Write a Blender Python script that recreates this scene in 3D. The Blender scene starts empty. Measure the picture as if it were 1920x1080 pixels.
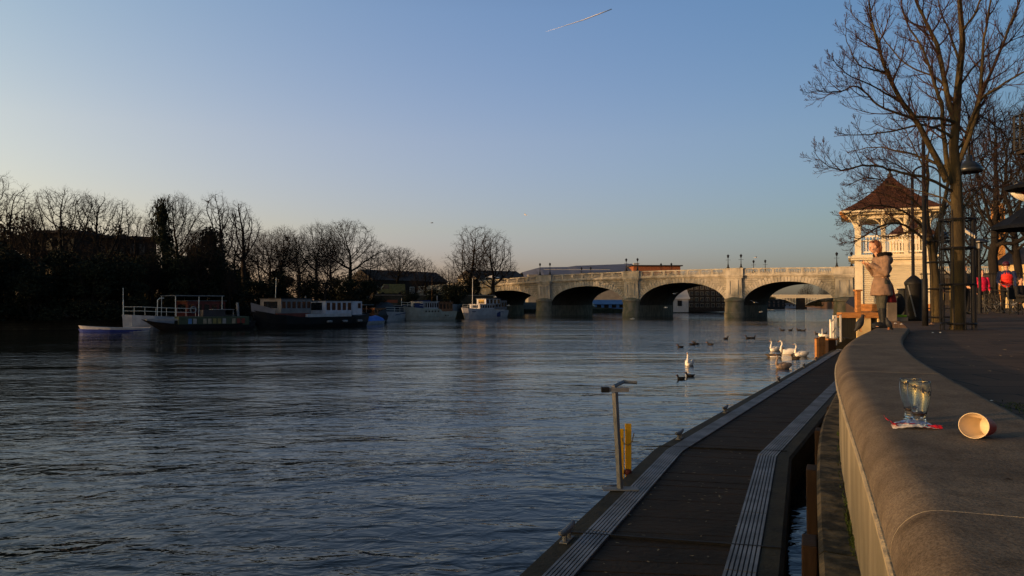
import bpy, bmesh, math, random
from math import sin, cos, pi, radians, sqrt, atan, atan2
from mathutils import Vector, Matrix, Quaternion, noise as mnoise

# ---------------------------------------------------------------- camera, sky, sun, exposure
scene = bpy.context.scene
C = scene.collection
CAMZ = 2.6
PITCH = atan(30/1440)
FP = 1440.0
cam_d = bpy.data.cameras.new('camera'); cam = bpy.data.objects.new('camera', cam_d); C.objects.link(cam)
cam_d.sensor_width = 36; cam_d.lens = 27; cam_d.clip_start = 0.05; cam_d.clip_end = 9000
cam.location = (0, 0, CAMZ); cam.rotation_euler = (pi/2 + PITCH, 0, 0)
scene.camera = cam
SUN_EL = 4.2
SUN_AZ = -109.0          # degrees from +Y towards +X
SUN_STR = 2.3
SKY_STR = 0.15
EXPO = 1.0
w = bpy.data.worlds.new('World'); scene.world = w; w.use_nodes = True
nt = w.node_tree; bg = nt.nodes['Background']
sky = nt.nodes.new('ShaderNodeTexSky'); sky.sky_type = 'NISHITA'; sky.sun_disc = False
sky.sun_elevation = radians(SUN_EL); sky.sun_rotation = radians(SUN_AZ)
sky.altitude = 0; sky.air_density = 1.0; sky.dust_density = 1.2; sky.ozone_density = 1.6
# colour of the evening air: brighter towards the sun's side, greyer away from it, deeper blue overhead
def _n(t): return nt.nodes.new(t)
_tc = _n('ShaderNodeTexCoord'); _sep = _n('ShaderNodeSeparateXYZ'); nt.links.new(_tc.outputs['Generated'], _sep.inputs[0])
_dot = _n('ShaderNodeVectorMath'); _dot.operation = 'DOT_PRODUCT'; nt.links.new(_tc.outputs['Generated'], _dot.inputs[0]); _dot.inputs[1].default_value = (-.988, -.156, 0)
_cl = _n('ShaderNodeClamp'); _cl.inputs[1].default_value = -.75; _cl.inputs[2].default_value = 1; nt.links.new(_dot.outputs['Value'], _cl.inputs[0])
def _m(op, a, b):
    q = _n('ShaderNodeMath'); q.operation = op
    for i, z in enumerate((a, b)):
        if isinstance(z, (int, float)): q.inputs[i].default_value = z
        else: nt.links.new(z, q.inputs[i])
    return q.outputs[0]
_cc = _n('ShaderNodeCombineXYZ')
for _i, (_k, _q) in enumerate(((1.15, .61), (.85, .34), (.47, .75))):
    e_ = _m('MULTIPLY', _cl.outputs[0], _m('SUBTRACT', _k, _m('MULTIPLY', _cl.outputs[0], _q)))
    nt.links.new(_m('POWER', math.e, e_), _cc.inputs[_i])
_cr = _n('ShaderNodeValToRGB'); nt.links.new(_sep.outputs[2], _cr.inputs[0])
_st = [(0.0,(1.95,1.9,4.4)),(.05,(2.18,1.93,3.4)),(.096,(2.5,2.12,2.75)),(.208,(2.9,2.40,2.88)),(.358,(2.65,2.53,3.1)),(.6,(1.4,1.55,1.95)),(1.0,(.95,1.0,1.15))]
while len(_cr.color_ramp.elements) < len(_st): _cr.color_ramp.elements.new(.5)
for _e, (_p, _c) in zip(_cr.color_ramp.elements, _st): _e.position = _p; _e.color = (_c[0]/3.2, _c[1]/3.2, _c[2]/3.2, 1)
_v1 = _n('ShaderNodeVectorMath'); _v1.operation = 'MULTIPLY'; nt.links.new(_cr.outputs[0], _v1.inputs[0]); nt.links.new(_cc.outputs[0], _v1.inputs[1])
_v2 = _n('ShaderNodeVectorMath'); _v2.operation = 'MULTIPLY'; nt.links.new(_v1.outputs[0], _v2.inputs[0]); nt.links.new(sky.outputs[0], _v2.inputs[1])
_v3 = _n('ShaderNodeVectorMath'); _v3.operation = 'SCALE'; nt.links.new(_v2.outputs[0], _v3.inputs[0]); _v3.inputs['Scale'].default_value = 3.2*.435
nt.links.new(_v3.outputs[0], bg.inputs[0]); bg.inputs[1].default_value = SKY_STR
sl = bpy.data.lights.new('sun', 'SUN'); sun = bpy.data.objects.new('sun', sl); C.objects.link(sun)
sl.energy = SUN_STR; sl.angle = radians(0.5); sl.color = (1.0, 0.60, 0.30)
sd = Vector((sin(radians(SUN_AZ))*cos(radians(SUN_EL)), cos(radians(SUN_AZ))*cos(radians(SUN_EL)), sin(radians(SUN_EL))))
sun.rotation_euler = sd.to_track_quat('Z', 'Y').to_euler(); sun.location = (-60, -10, 30)
vs = scene.view_settings; vs.view_transform = 'Standard'; vs.look = 'None'; vs.exposure = EXPO; vs.gamma = 1

# ---------------------------------------------------------------- helpers
def P(px, py, Y):
    """world point at depth Y seen at pixel (px,py) of the 1920x1080 picture"""
    a = (px-960)/FP; b = (540-py)/FP
    c, s = cos(PITCH), sin(PITCH)
    dy = c - b*s; dz = s + b*c
    t = Y/dy
    return Vector((a*t, Y, CAMZ + dz*t))
def H(py, Y): return P(960, py, Y).z
def X(px, Y): return P(px, 570, Y).x
def G(px, py, h):
    a = (px-960)/FP; b = (540-py)/FP
    c, s = cos(PITCH), sin(PITCH)
    dy = c - b*s; dz = s + b*c
    t = (h-CAMZ)/dz
    return Vector((a*t, dy*t, h))
def lerp(a, b, t): return a + (b-a)*t
def interp(x, pts):
    if x <= pts[0][0]: return pts[0][1]
    for (x0, y0), (x1, y1) in zip(pts, pts[1:]):
        if x <= x1: return y0 + (y1-y0)*(x-x0)/(x1-x0)
    return pts[-1][1]

def new_mat(name):
    m = bpy.data.materials.new(name); m.use_nodes = True
    return m, m.node_tree, m.node_tree.nodes['Principled BSDF']
def mat(name, col, rough=0.7, metal=0.0, var=0.25, scale=4.0, bump=0.0, bscale=None, stretch=None, col2=None, spec=0.25, det=6, lo=0.35, hi=0.65):
    m, nt, b = new_mat(name)
    N = nt.nodes.new; L = nt.links.new
    tc = N('ShaderNodeTexCoord'); mp = N('ShaderNodeMapping'); L(tc.outputs['Object'], mp.inputs[0])
    if stretch: mp.inputs['Scale'].default_value = stretch
    ns = N('ShaderNodeTexNoise'); ns.inputs['Scale'].default_value = scale; ns.inputs['Detail'].default_value = det
    L(mp.outputs[0], ns.inputs['Vector'])
    cr = N('ShaderNodeValToRGB'); L(ns.outputs[0], cr.inputs[0])
    c2 = col2 if col2 else tuple(max(0, min(1, c*(1+var))) for c in col)
    c1 = col if col2 else tuple(c*(1-var) for c in col)
    cr.color_ramp.elements[0].position = lo; cr.color_ramp.elements[1].position = hi
    cr.color_ramp.elements[0].color = (*c1, 1); cr.color_ramp.elements[1].color = (*c2, 1)
    L(cr.outputs[0], b.inputs['Base Color'])
    b.inputs['Roughness'].default_value = rough; b.inputs['Metallic'].default_value = metal
    b.inputs['Specular IOR Level'].default_value = spec
    if bump:
        n2 = N('ShaderNodeTexNoise'); n2.inputs['Scale'].default_value = bscale or scale*5; n2.inputs['Detail'].default_value = 5
        L(mp.outputs[0], n2.inputs['Vector'])
        bp = N('ShaderNodeBump'); bp.inputs['Strength'].default_value = bump; bp.inputs['Distance'].default_value = 0.02
        L(n2.outputs[0], bp.inputs['Height']); L(bp.outputs[0], b.inputs['Normal'])
    return m

class MB:
    def __init__(s): s.v = []; s.f = []; s.mi = []; s.cur = 0
    def add(s, vs, fs):
        o = len(s.v); s.v += [tuple(v) for v in vs]
        for f in fs: s.f.append(tuple(i+o for i in f)); s.mi.append(s.cur)
        return s
    def box(s, c, d, rz=0, M=None):
        hx, hy, hz = d[0]/2, d[1]/2, d[2]/2
        vs = []
        for z in (-hz, hz):
            for x, y in ((-hx, -hy), (hx, -hy), (hx, hy), (-hx, hy)):
                p = Vector((x, y, z))
                if M is not None: p = M @ p
                if rz: p = Vector((p.x*cos(rz)-p.y*sin(rz), p.x*sin(rz)+p.y*cos(rz), p.z))
                vs.append(p + Vector(c))
        return s.add(vs, [(0,3,2,1),(4,5,6,7),(0,1,5,4),(1,2,6,5),(2,3,7,6),(3,0,4,7)])
    def b2(s, x0, x1, y0, y1, z0, z1): return s.box(((x0+x1)/2,(y0+y1)/2,(z0+z1)/2),(abs(x1-x0),abs(y1-y0),abs(z1-z0)))
    def tube(s, pts, rad, n=6, cap=True):
        pts = [Vector(p) for p in pts]
        if not hasattr(rad, '__len__'): rad = [rad]*len(pts)
        vs = []; up = None
        for i, p in enumerate(pts):
            a = pts[max(0, i-1)]; b = pts[min(len(pts)-1, i+1)]
            d = (b-a)
            if d.length < 1e-9: d = Vector((0,0,1))
            d.normalize()
            if up is None: up = Vector((0,0,1)) if abs(d.z) < 0.9 else Vector((1,0,0))
            x = up - d*up.dot(d)
            if x.length < 1e-6: x = Vector((1,0,0)) - d*d.x
            x.normalize(); y = d.cross(x); up = x
            for k in range(n):
                an = 2*pi*k/n
                vs.append(p + (x*cos(an) + y*sin(an))*rad[i])
        fs = []
        for i in range(len(pts)-1):
            for k in range(n):
                k2 = (k+1) % n
                fs.append((i*n+k, i*n+k2, (i+1)*n+k2, (i+1)*n+k))
        if cap and n > 2:
            fs.append(tuple(range(n-1, -1, -1))); fs.append(tuple((len(pts)-1)*n+k for k in range(n)))
        return s.add(vs, fs)
    def lathe(s, prof, c=(0,0,0), n=16, M=None):
        vs = []; fs = []
        for r, z in prof:
            for k in range(n):
                p = Vector((r*cos(2*pi*k/n), r*sin(2*pi*k/n), z))
                if M is not None: p = M @ p
                vs.append(p + Vector(c))
        for i in range(len(prof)-1):
            for k in range(n):
                k2 = (k+1) % n
                fs.append((i*n+k, i*n+k2, (i+1)*n+k2, (i+1)*n+k))
        return s.add(vs, fs)
    def prism(s, poly, z0, z1):
        n = len(poly)
        vs = [(x, y, z0) for x, y in poly] + [(x, y, z1) for x, y in poly]
        fs = [tuple(range(n-1,-1,-1)), tuple(range(n, 2*n))] + [(k, (k+1) % n, n+(k+1) % n, n+k) for k in range(n)]
        return s.add(vs, fs)
    def prism_xz(s, poly, y0, y1):
        n = len(poly)
        vs = [(x, y0, z) for x, z in poly] + [(x, y1, z) for x, z in poly]
        fs = [tuple(range(n)), tuple(range(2*n-1, n-1, -1))] + [(k, n+k, n+(k+1) % n, (k+1) % n) for k in range(n)]
        return s.add(vs, fs)
    def ell(s, c, r, n=10, m=7, M=None):
        vs = []; fs = []
        for i in range(m+1):
            th = pi*i/m
            for k in range(n):
                p = Vector((r[0]*sin(th)*cos(2*pi*k/n), r[1]*sin(th)*sin(2*pi*k/n), r[2]*cos(th)))
                if M is not None: p = M @ p
                vs.append(p + Vector(c))
        for i in range(m):
            for k in range(n):
                k2 = (k+1) % n
                fs.append((i*n+k, (i+1)*n+k, (i+1)*n+k2, i*n+k2))
        return s.add(vs, fs)
    def build(s, name, m=None, parent=None, smooth=False, org=None):
        me = bpy.data.meshes.new(name)
        v = s.v
        if org is not None: v = [(a[0]-org[0], a[1]-org[1], a[2]-org[2]) for a in v]
        me.from_pydata(v, [], s.f)
        ms = m if isinstance(m, (list, tuple)) else [m]
        for q in ms:
            if q: me.materials.append(q)
        if len(ms) > 1: me.polygons.foreach_set('material_index', s.mi)
        if smooth: me.polygons.foreach_set('use_smooth', [True]*len(me.polygons))
        me.update()
        o = bpy.data.objects.new(name, me); C.objects.link(o)
        if parent: o.parent = parent
        return o
def tag(o, label=None, cat=None, group=None, kind=None):
    if label: o['label'] = label
    if cat: o['category'] = cat
    if group: o['group'] = group
    if kind: o['kind'] = kind
    return o
def thing(name, label, cat, loc=(0,0,0), rz=0, group=None):
    o = bpy.data.objects.new(name, None); C.objects.link(o)
    o.location = loc; o.rotation_euler = (0, 0, rz); o.empty_display_size = .2
    return tag(o, label, cat, group)
def bevel(o, wd=0.01, seg=2, ang=40):
    b = o.modifiers.new('bevel', 'BEVEL'); b.width = wd; b.segments = seg; b.limit_method = 'ANGLE'; b.angle_limit = radians(ang)
    return o
def copy_tree(o, parent=None):
    c = o.copy(); C.objects.link(c)
    if parent: c.parent = parent
    for ch in list(o.children): copy_tree(ch, c)
    return c
def capsule(mb, p0, r0, p1, r1, n=10):
    p0, p1 = Vector(p0), Vector(p1)
    mb.tube([p0, p1], [r0, r1], n)
    mb.ell(p0, (r0,)*3, n, 6); mb.ell(p1, (r1,)*3, n, 6)
def blob(mb, name, m, parent=None, voxel=0.012, smooth_it=2, disp=0, org=None):
    """fuse the overlapping shapes of mb into one continuous skin"""
    o = mb.build(name, m, parent, True, org)
    r = o.modifiers.new('r', 'REMESH'); r.mode = 'VOXEL'; r.voxel_size = voxel; r.use_smooth_shade = True
    if smooth_it:
        s = o.modifiers.new('s', 'SMOOTH'); s.iterations = smooth_it; s.factor = .6
    bpy.context.view_layer.update()
    dg = bpy.context.evaluated_depsgraph_get()
    me = bpy.data.meshes.new_from_object(o.evaluated_get(dg))
    o.modifiers.clear(); old = o.data; o.data = me; bpy.data.meshes.remove(old); me.name = name
    me.polygons.foreach_set('use_smooth', [True]*len(me.polygons))
    return o

# ---------------------------------------------------------------- materials
def brick_mat(name, c1, c2, mortar, bw, bh, ms=0.02, rough=.85, axes='xz', noise_var=.35, algae=None, rot=0):
    m, nt, b = new_mat(name); N = nt.nodes.new; L = nt.links.new
    tc = N('ShaderNodeTexCoord'); sp = N('ShaderNodeSeparateXYZ'); L(tc.outputs['Object'], sp.inputs[0])
    cb = N('ShaderNodeCombineXYZ')
    if axes == 'xz': L(sp.outputs[0], cb.inputs[0]); L(sp.outputs[2], cb.inputs[1])
    elif axes == 'xy': L(sp.outputs[0], cb.inputs[0]); L(sp.outputs[1], cb.inputs[1])
    else:
        ad = N('ShaderNodeMath'); ad.operation = 'ADD'; L(sp.outputs[0], ad.inputs[0]); L(sp.outputs[1], ad.inputs[1])
        L(ad.outputs[0], cb.inputs[0]); L(sp.outputs[2], cb.inputs[1])
    mp = N('ShaderNodeMapping'); mp.inputs['Rotation'].default_value = (0, 0, rot); L(cb.outputs[0], mp.inputs[0])
    br = N('ShaderNodeTexBrick'); L(mp.outputs[0], br.inputs['Vector'])
    br.inputs['Scale'].default_value = 1; br.inputs['Brick Width'].default_value = bw; br.inputs['Row Height'].default_value = bh
    br.inputs['Mortar Size'].default_value = ms; br.inputs['Color1'].default_value = (*c1, 1); br.inputs['Color2'].default_value = (*c2, 1)
    br.inputs['Mortar'].default_value = (*mortar, 1); br.inputs['Bias'].default_value = -.2
    ns = N('ShaderNodeTexNoise'); ns.inputs['Scale'].default_value = .6; ns.inputs['Detail'].default_value = 8
    mp2 = N('ShaderNodeMapping'); mp2.inputs['Scale'].default_value = (1.6, 1.6, .6); L(tc.outputs['Object'], mp2.inputs[0]); L(mp2.outputs[0], ns.inputs['Vector'])
    cr = N('ShaderNodeValToRGB'); L(ns.outputs[0], cr.inputs[0])
    v = 1-noise_var
    cr.color_ramp.elements[0].position = .35; cr.color_ramp.elements[0].color = (v, v*.98, v*.93, 1)
    cr.color_ramp.elements[1].position = .62; cr.color_ramp.elements[1].color = (1, 1, 1, 1)
    mx = N('ShaderNodeMix'); mx.data_type = 'RGBA'; mx.blend_type = 'MULTIPLY'; mx.inputs[0].default_value = 1
    L(br.outputs[0], mx.inputs[6]); L(cr.outputs[0], mx.inputs[7])
    out = mx.outputs[2]
    if algae:
        mr = N('ShaderNodeMapRange'); L(sp.outputs[2], mr.inputs[0]); mr.inputs[1].default_value = algae[0]; mr.inputs[2].default_value = algae[1]
        mr.inputs[3].default_value = 1; mr.inputs[4].default_value = 0
        ad = N('ShaderNodeMath'); ad.operation = 'MULTIPLY'; L(mr.outputs[0], ad.inputs[0]); 
        n3 = N('ShaderNodeMapRange'); L(ns.outputs[0], n3.inputs[0]); n3.inputs[1].default_value = .25; n3.inputs[2].default_value = .5; L(n3.outputs[0], ad.inputs[1])
        m2 = N('ShaderNodeMix'); m2.data_type = 'RGBA'; L(ad.outputs[0], m2.inputs[0]); L(out, m2.inputs[6]); m2.inputs[7].default_value = (*algae[2], 1)
        out = m2.outputs[2]
    L(out, b.inputs['Base Color']); b.inputs['Roughness'].default_value = rough; b.inputs['Specular IOR Level'].default_value = .18
    bp = N('ShaderNodeBump'); bp.inputs['Strength'].default_value = .5; bp.inputs['Distance'].default_value = .03
    inv = N('ShaderNodeMath'); inv.operation = 'SUBTRACT'; inv.inputs[0].default_value = 1; L(br.outputs['Fac'], inv.inputs[1])
    L(inv.outputs[0], bp.inputs['Height']); L(bp.outputs[0], b.inputs['Normal'])
    return m

def water_mat():
    m, nt, b = new_mat('river_water'); N = nt.nodes.new; L = nt.links.new
    b.inputs['Base Color'].default_value = (.010, .013, .012, 1); b.inputs['Roughness'].default_value = .045
    b.inputs['IOR'].default_value = 1.19; b.inputs['Specular IOR Level'].default_value = .5
    tc = N('ShaderNodeTexCoord')
    def nz(sc, st, rot, det=4, rough=.55, dist=0.0):
        mp = N('ShaderNodeMapping'); mp.inputs['Scale'].default_value = st; mp.inputs['Rotation'].default_value = (0, 0, radians(rot)); L(tc.outputs['Object'], mp.inputs[0])
        n = N('ShaderNodeTexNoise'); n.inputs['Scale'].default_value = sc; n.inputs['Detail'].default_value = det; n.inputs['Roughness'].default_value = rough
        n.inputs['Distortion'].default_value = dist; L(mp.outputs[0], n.inputs['Vector']); return n.outputs[0]
    def mth(op, a, bb):
        q = N('ShaderNodeMath'); q.operation = op
        for i, z in enumerate((a, bb)):
            if isinstance(z, (int, float)): q.inputs[i].default_value = z
            else: L(z, q.inputs[i])
        return q.outputs[0]
    fine = nz(3.0, (.72, 1.2, 1), -12, 3, .55, .5)
    mid = nz(.95, (.75, 1.2, 1), 8, 3, .5, .4)
    big = nz(.22, (.6, 1.2, 1), -6, 2, .5, .2)
    patch = nz(.050, (.45, 1.5, 1), -18, 3, .55, .8)
    pr = N('ShaderNodeMapRange'); L(patch, pr.inputs[0]); pr.inputs[1].default_value = .40; pr.inputs[2].default_value = .60; pr.inputs[3].default_value = .42; pr.inputs[4].default_value = 1.5
    h1 = mth('MULTIPLY', fine, .030); h2 = mth('MULTIPLY', mid, .065); h3 = mth('MULTIPLY', big, .12)
    hs = mth('MULTIPLY', mth('ADD', h1, h2), pr.outputs[0]); hh = mth('ADD', hs, h3)
    bp = N('ShaderNodeBump'); bp.inputs['Strength'].default_value = 1; bp.inputs['Distance'].default_value = 1.0
    L(hh, bp.inputs['Height']); L(bp.outputs[0], b.inputs['Normal'])
    return m

M = {}
M['water'] = water_mat()
M['bridge_stone'] = brick_mat('bridge_stone', (.35,.32,.265), (.25,.23,.195), (.10,.09,.08), 1.1, .42, .022, algae=(.2, 2.0, (.06,.065,.04)))
M['bridge_plain'] = mat('bridge_plain', (.33,.30,.25), .85, var=.28, scale=1.2, bump=.3, stretch=(1,1,.4))
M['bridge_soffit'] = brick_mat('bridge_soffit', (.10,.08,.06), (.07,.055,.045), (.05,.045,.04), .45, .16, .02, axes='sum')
M['bridge_algae'] = mat('cutwater_stone', (.11,.11,.075), .85, col2=(.19,.165,.125), scale=1.1, bump=.4, stretch=(1,1,.6), lo=.4, hi=.6)
M['asphalt'] = mat('asphalt', (.05,.05,.05), .9, var=.2, scale=8)
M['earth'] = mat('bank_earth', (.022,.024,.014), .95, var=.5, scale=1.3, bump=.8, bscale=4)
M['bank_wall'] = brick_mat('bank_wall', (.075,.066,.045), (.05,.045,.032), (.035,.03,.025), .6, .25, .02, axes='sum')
M['paving'] = brick_mat('paving', (.092,.055,.034), (.062,.038,.025), (.016,.012,.009), .62, .42, .012, axes='xy', rot=radians(8), noise_var=.45)
M['kerb'] = mat('kerb_stone', (.18,.145,.11), .85, scale=3, bump=.3)
M['timber_deck'] = mat('deck_timber', (.011,.0075,.005), .9, col2=(.024,.016,.011), scale=2.2, bump=.6, bscale=14, stretch=(1,1,1))
M['timber_edge'] = mat('edge_timber', (.016,.014,.008), .85, col2=(.036,.030,.017), scale=3, bump=.5, bscale=20)
M['timber_moss'] = mat('mossy_timber', (.018,.016,.009), .9, col2=(.105,.08,.045), scale=7, bump=.9, bscale=18, lo=.42, hi=.60)
M['timber_pile'] = mat('pile_timber', (.030,.016,.009), .9, col2=(.016,.009,.006), scale=4, bump=.4, stretch=(2,2,.3))
M['moss'] = mat('moss', (.035,.055,.012), .95, var=.5, scale=30, bump=.5)
M['alu'] = mat('ribbed_aluminium', (.17,.175,.19), .6, metal=.5, var=.35, scale=3, stretch=(1,1,1))
M['alu_dark'] = mat('aluminium_groove', (.03,.03,.03), .7, metal=.3, var=.2)
M['galv'] = mat('galvanised_steel', (.145,.15,.16), .6, metal=.1, var=.2, scale=9)
M['black_iron'] = mat('black_iron', (.009,.009,.010), .6, metal=.0, var=.3, scale=8, spec=.2)
M['yellow_paint'] = mat('yellow_paint', (.62,.33,.012), .5, var=.15, scale=6)
M['white_paint'] = mat('white_paint', (.72,.68,.60), .5, var=.08, scale=3)
M['siding'] = mat('cream_siding', (.50,.45,.34), .6, var=.10, scale=2, stretch=(.6,.6,3))
M['trim'] = mat('cream_trim', (.58,.52,.39), .55, var=.10, scale=3)
M['roof_tile'] = brick_mat('roof_tile', (.085,.034,.021), (.055,.023,.016), (.03,.014,.01), .3, .2, .015, axes='sum')
M['orange_wood'] = mat('orange_timber', (.34,.15,.045), .7, var=.25, scale=3, stretch=(1,1,3))
M['cream_wall'] = mat('cream_render', (.55,.42,.22), .8, var=.18, scale=1.6, bump=.15)
M['dark_door'] = mat('dark_door', (.018,.018,.015), .6, var=.3, scale=2, stretch=(8,8,.5))
M['bark'] = mat('bark', (.060,.044,.018), .9, col2=(.028,.021,.012), scale=7, bump=.7, stretch=(1,1,.4))
M['bark_twig'] = mat('twig_bark', (.034,.016,.013), .8, var=.3, scale=3)
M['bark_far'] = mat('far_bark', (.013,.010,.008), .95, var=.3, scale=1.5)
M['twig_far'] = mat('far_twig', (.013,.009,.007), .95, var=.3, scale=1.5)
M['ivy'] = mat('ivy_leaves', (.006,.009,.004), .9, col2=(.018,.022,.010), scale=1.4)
M['rope'] = mat('rope', (.12,.09,.05), .9)
for k, c, r in [('white_hull',(.32,.32,.345),.4),('cream_hull',(.32,.31,.265),.45),('black_hull',(.012,.013,.016),.45),('blue_hull',(.03,.05,.22),.4),('grey_cabin',(.13,.125,.135),.6),
                ('white_cabin',(.36,.37,.44),.5),('red_paint',(.10,.02,.016),.6),('varnish',(.16,.06,.025),.4),('blue_tarp',(.015,.10,.42),.6),('dark_tarp',(.02,.022,.03),.7),
                ('navy_tarp',(.02,.03,.10),.7),('deck_grey',(.10,.10,.11),.8),('dull_green',(.03,.045,.03),.7),('light_tarp',(.17,.175,.19),.7),('brick_red',(.22,.07,.035),.8)]:
    M[k] = mat(k, c, r, var=.15, scale=1.5)
def glassy(name, col, rough=.08):
    m, nt, b = new_mat(name); b.inputs['Base Color'].default_value = (*col, 1); b.inputs['Roughness'].default_value = rough
    b.inputs['Specular IOR Level'].default_value = .6; return m
M['window_glass'] = glassy('window_glass', (.012,.014,.018))
# ---------------------------------------------------------------- the setting: water, river bed, banks
mb = MB(); mb.add([(-2500,-300,0),(2500,-300,0),(2500,5000,0),(-2500,5000,0)], [(0,1,2,3)])
tag(mb.build('river_water', M['water']), kind='structure')
mb = MB(); mb.add([(-3500,-600,-2.5),(3500,-600,-2.5),(3500,6500,-2.5),(-3500,6500,-2.5)], [(0,1,2,3)])
tag(mb.build('ground', M['earth']), kind='structure')

# left bank: edge polyline near -> far, land behind it climbing
LB = [(-90,-260),(-90,-60),(-88,10),(-80,45),(-64,68),(-51,75),(-41,80.5),(-33.5,86),(-27.8,94),(-24.6,102),(-22,113),(-21,126),(-17,136),(-9,146),(-11,163),(-16,178),(-24,196),(-6,206),(8,212),(22,222),(48,236),(62,250),(86,300),(120,390),(128,440),(150,620),(200,900)]
rnd = random.Random(3)
mb = MB(); rows = []
prof = [(0,-1.5),(0.02,1.15),(1.2,1.3),(6,2.3),(14,3.0),(60,3.2),(1800,4.0)]
for i, (x, y) in enumerate(LB):
    a = Vector(LB[max(0,i-1)]); b = Vector(LB[min(len(LB)-1,i+1)]); d = (b-a).normalized(); n = Vector((-d.y, d.x))
    row = []
    for j, (o, z) in enumerate(prof):
        oo = o
        if o > 100: q = Vector((x-1500, y+(2600*(i/len(LB)) if i > 4 else -200+i*100)))
        else: q = Vector((x,y)) + n*min(oo, 14 if oo <= 14 else 60)
        row.append((q.x, q.y, z + (rnd.uniform(-.2,.2) if 1 < j < 5 else 0)))
    rows.append(row)
for r in rows: mb.v += r
k = len(prof)
for i in range(len(rows)-1):
    for j in range(k-1): mb.f.append((i*k+j, (i+1)*k+j, (i+1)*k+j+1, i*k+j+1)); mb.mi.append(0)
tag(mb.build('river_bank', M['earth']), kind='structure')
# stone retaining wall along the near part of the left bank
bw = thing('retaining_wall', 'low dark masonry river wall along the far left bank behind the rowing boat', 'wall', (LB[4][0], LB[4][1], 0))
def bank_strip(i0, i1, off, z0, z1, th, name, m, root):
    mb = MB()
    for i in range(i0, i1):
        a = Vector(LB[i]); b = Vector(LB[i+1]); d = (b-a).normalized(); n = Vector((-d.y, d.x)); L = (b-a).length
        c = (a+b)/2 - n*off
        mb.box((c.x, c.y, (z0+z1)/2), (L+.1, th, z1-z0), atan2(d.y, d.x))
    return mb.build(name, m, root, org=root.location)
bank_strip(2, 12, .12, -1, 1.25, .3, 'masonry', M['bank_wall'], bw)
bank_strip(2, 12, .14, 1.253, 1.40, .46, 'coping', M['kerb'], bw)

# ---------------------------------------------------------------- foreground quay: curved thick wall
EDGE = [(-1.6,-4.0),(-.62,-2.0),(.15,0),(.64,1.23),(.91,1.9),(1.335,2.98),(2.03,4.8),(2.76,6.6),(3.56,8.35),(4.60,10.4),(5.75,12.5),(6.62,14.1)]
def catmull(pts, n=6):
    out = []
    pts = [Vector(p) for p in pts]
    for i in range(len(pts)-1):
        p0 = pts[max(0,i-1)]; p1 = pts[i]; p2 = pts[i+1]; p3 = pts[min(len(pts)-1,i+2)]
        for j in range(n):
            t = j/n
            out.append(.5*((2*p1)+(-p0+p2)*t+(2*p0-5*p1+4*p2-p3)*t*t+(-p0+3*p1-3*p2+p3)*t**3))
    out.append(pts[-1]); return out
EC = catmull(EDGE, 8)
for _ in range(60): EC = [EC[0]] + [EC[i]*.5 + (EC[i-1]+EC[i+1])*.25 for i in range(1, len(EC)-1)] + [EC[-1]]
WT = CAMZ - .435
def sweep(path, prof, closed_ends=True, wob=0.0):
    """prof: list of (offset to the right of the path, z)"""
    mb = MB(); k = len(prof)
    for i, p in enumerate(path):
        a = path[max(0,i-1)]; b = path[min(len(path)-1,i+1)]; d = (b-a).normalized(); n = Vector((d.y, -d.x))
        for o, z in prof:
            q = p + n*o
            mb.v.append((q.x, q.y, z + (mnoise.noise(Vector((q.x*1.3, q.y*1.3, z)))*wob if wob else 0)))
    for i in range(len(path)-1):
        for j in range(k):
            j2 = (j+1) % k
            mb.f.append((i*k+j, i*k+j2, (i+1)*k+j2, (i+1)*k+j)); mb.mi.append(0)
    if closed_ends:
        mb.f.append(tuple(range(k-1,-1,-1))); mb.f.append(tuple((len(path)-1)*k+j for j in range(k))); mb.mi += [0,0]
    return mb
def concrete_mat():
    m, nt, b = new_mat('cast_stone'); N = nt.nodes.new; L = nt.links.new
    tc = N('ShaderNodeTexCoord')
    def nz(sc, det, ro=.6):
        n = N('ShaderNodeTexNoise'); n.inputs['Scale'].default_value = sc; n.inputs['Detail'].default_value = det; n.inputs['Roughness'].default_value = ro; L(tc.outputs['Object'], n.inputs['Vector']); return n.outputs[0]
    cr = N('ShaderNodeValToRGB'); L(nz(2.2, 8, .68), cr.inputs[0])
    e = cr.color_ramp.elements; e[0].position = .30; e[0].color = (.100,.079,.060,1); e[1].position = .68; e[1].color = (.190,.152,.115,1)
    cr2 = N('ShaderNodeValToRGB'); L(nz(160, 3, .7), cr2.inputs[0]); e = cr2.color_ramp.elements; e[0].position = .36; e[0].color = (.50,.49,.48,1); e[1].position = .60; e[1].color = (1.0,1.0,1.0,1)
    cr3 = N('ShaderNodeValToRGB'); L(nz(9, 5, .7), cr3.inputs[0]); e = cr3.color_ramp.elements; e[0].position = .28; e[0].color = (.66,.64,.60,1); e[1].position = .5; e[1].color = (1,1,1,1)
    prev = cr.outputs[0]
    for c in (cr2, cr3):
        mx = N('ShaderNodeMix'); mx.data_type = 'RGBA'; mx.blend_type = 'MULTIPLY'; mx.inputs[0].default_value = 1; L(prev, mx.inputs[6]); L(c.outputs[0], mx.inputs[7]); prev = mx.outputs[2]
    L(prev, b.inputs['Base Color']); b.inputs['Roughness'].default_value = .9; b.inputs['Specular IOR Level'].default_value = .12
    bp = N('ShaderNodeBump'); bp.inputs['Strength'].default_value = .35; bp.inputs['Distance'].default_value = .004; L(nz(140, 4), bp.inputs['Height'])
    bp2 = N('ShaderNodeBump'); bp2.inputs['Strength'].default_value = .45; bp2.inputs['Distance'].default_value = .006; L(nz(22, 6), bp2.inputs['Height']); L(bp.outputs[0], bp2.inputs['Normal'])
    L(bp2.outputs[0], b.inputs['Normal']); return m
M['cast_stone'] = concrete_mat()
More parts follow.
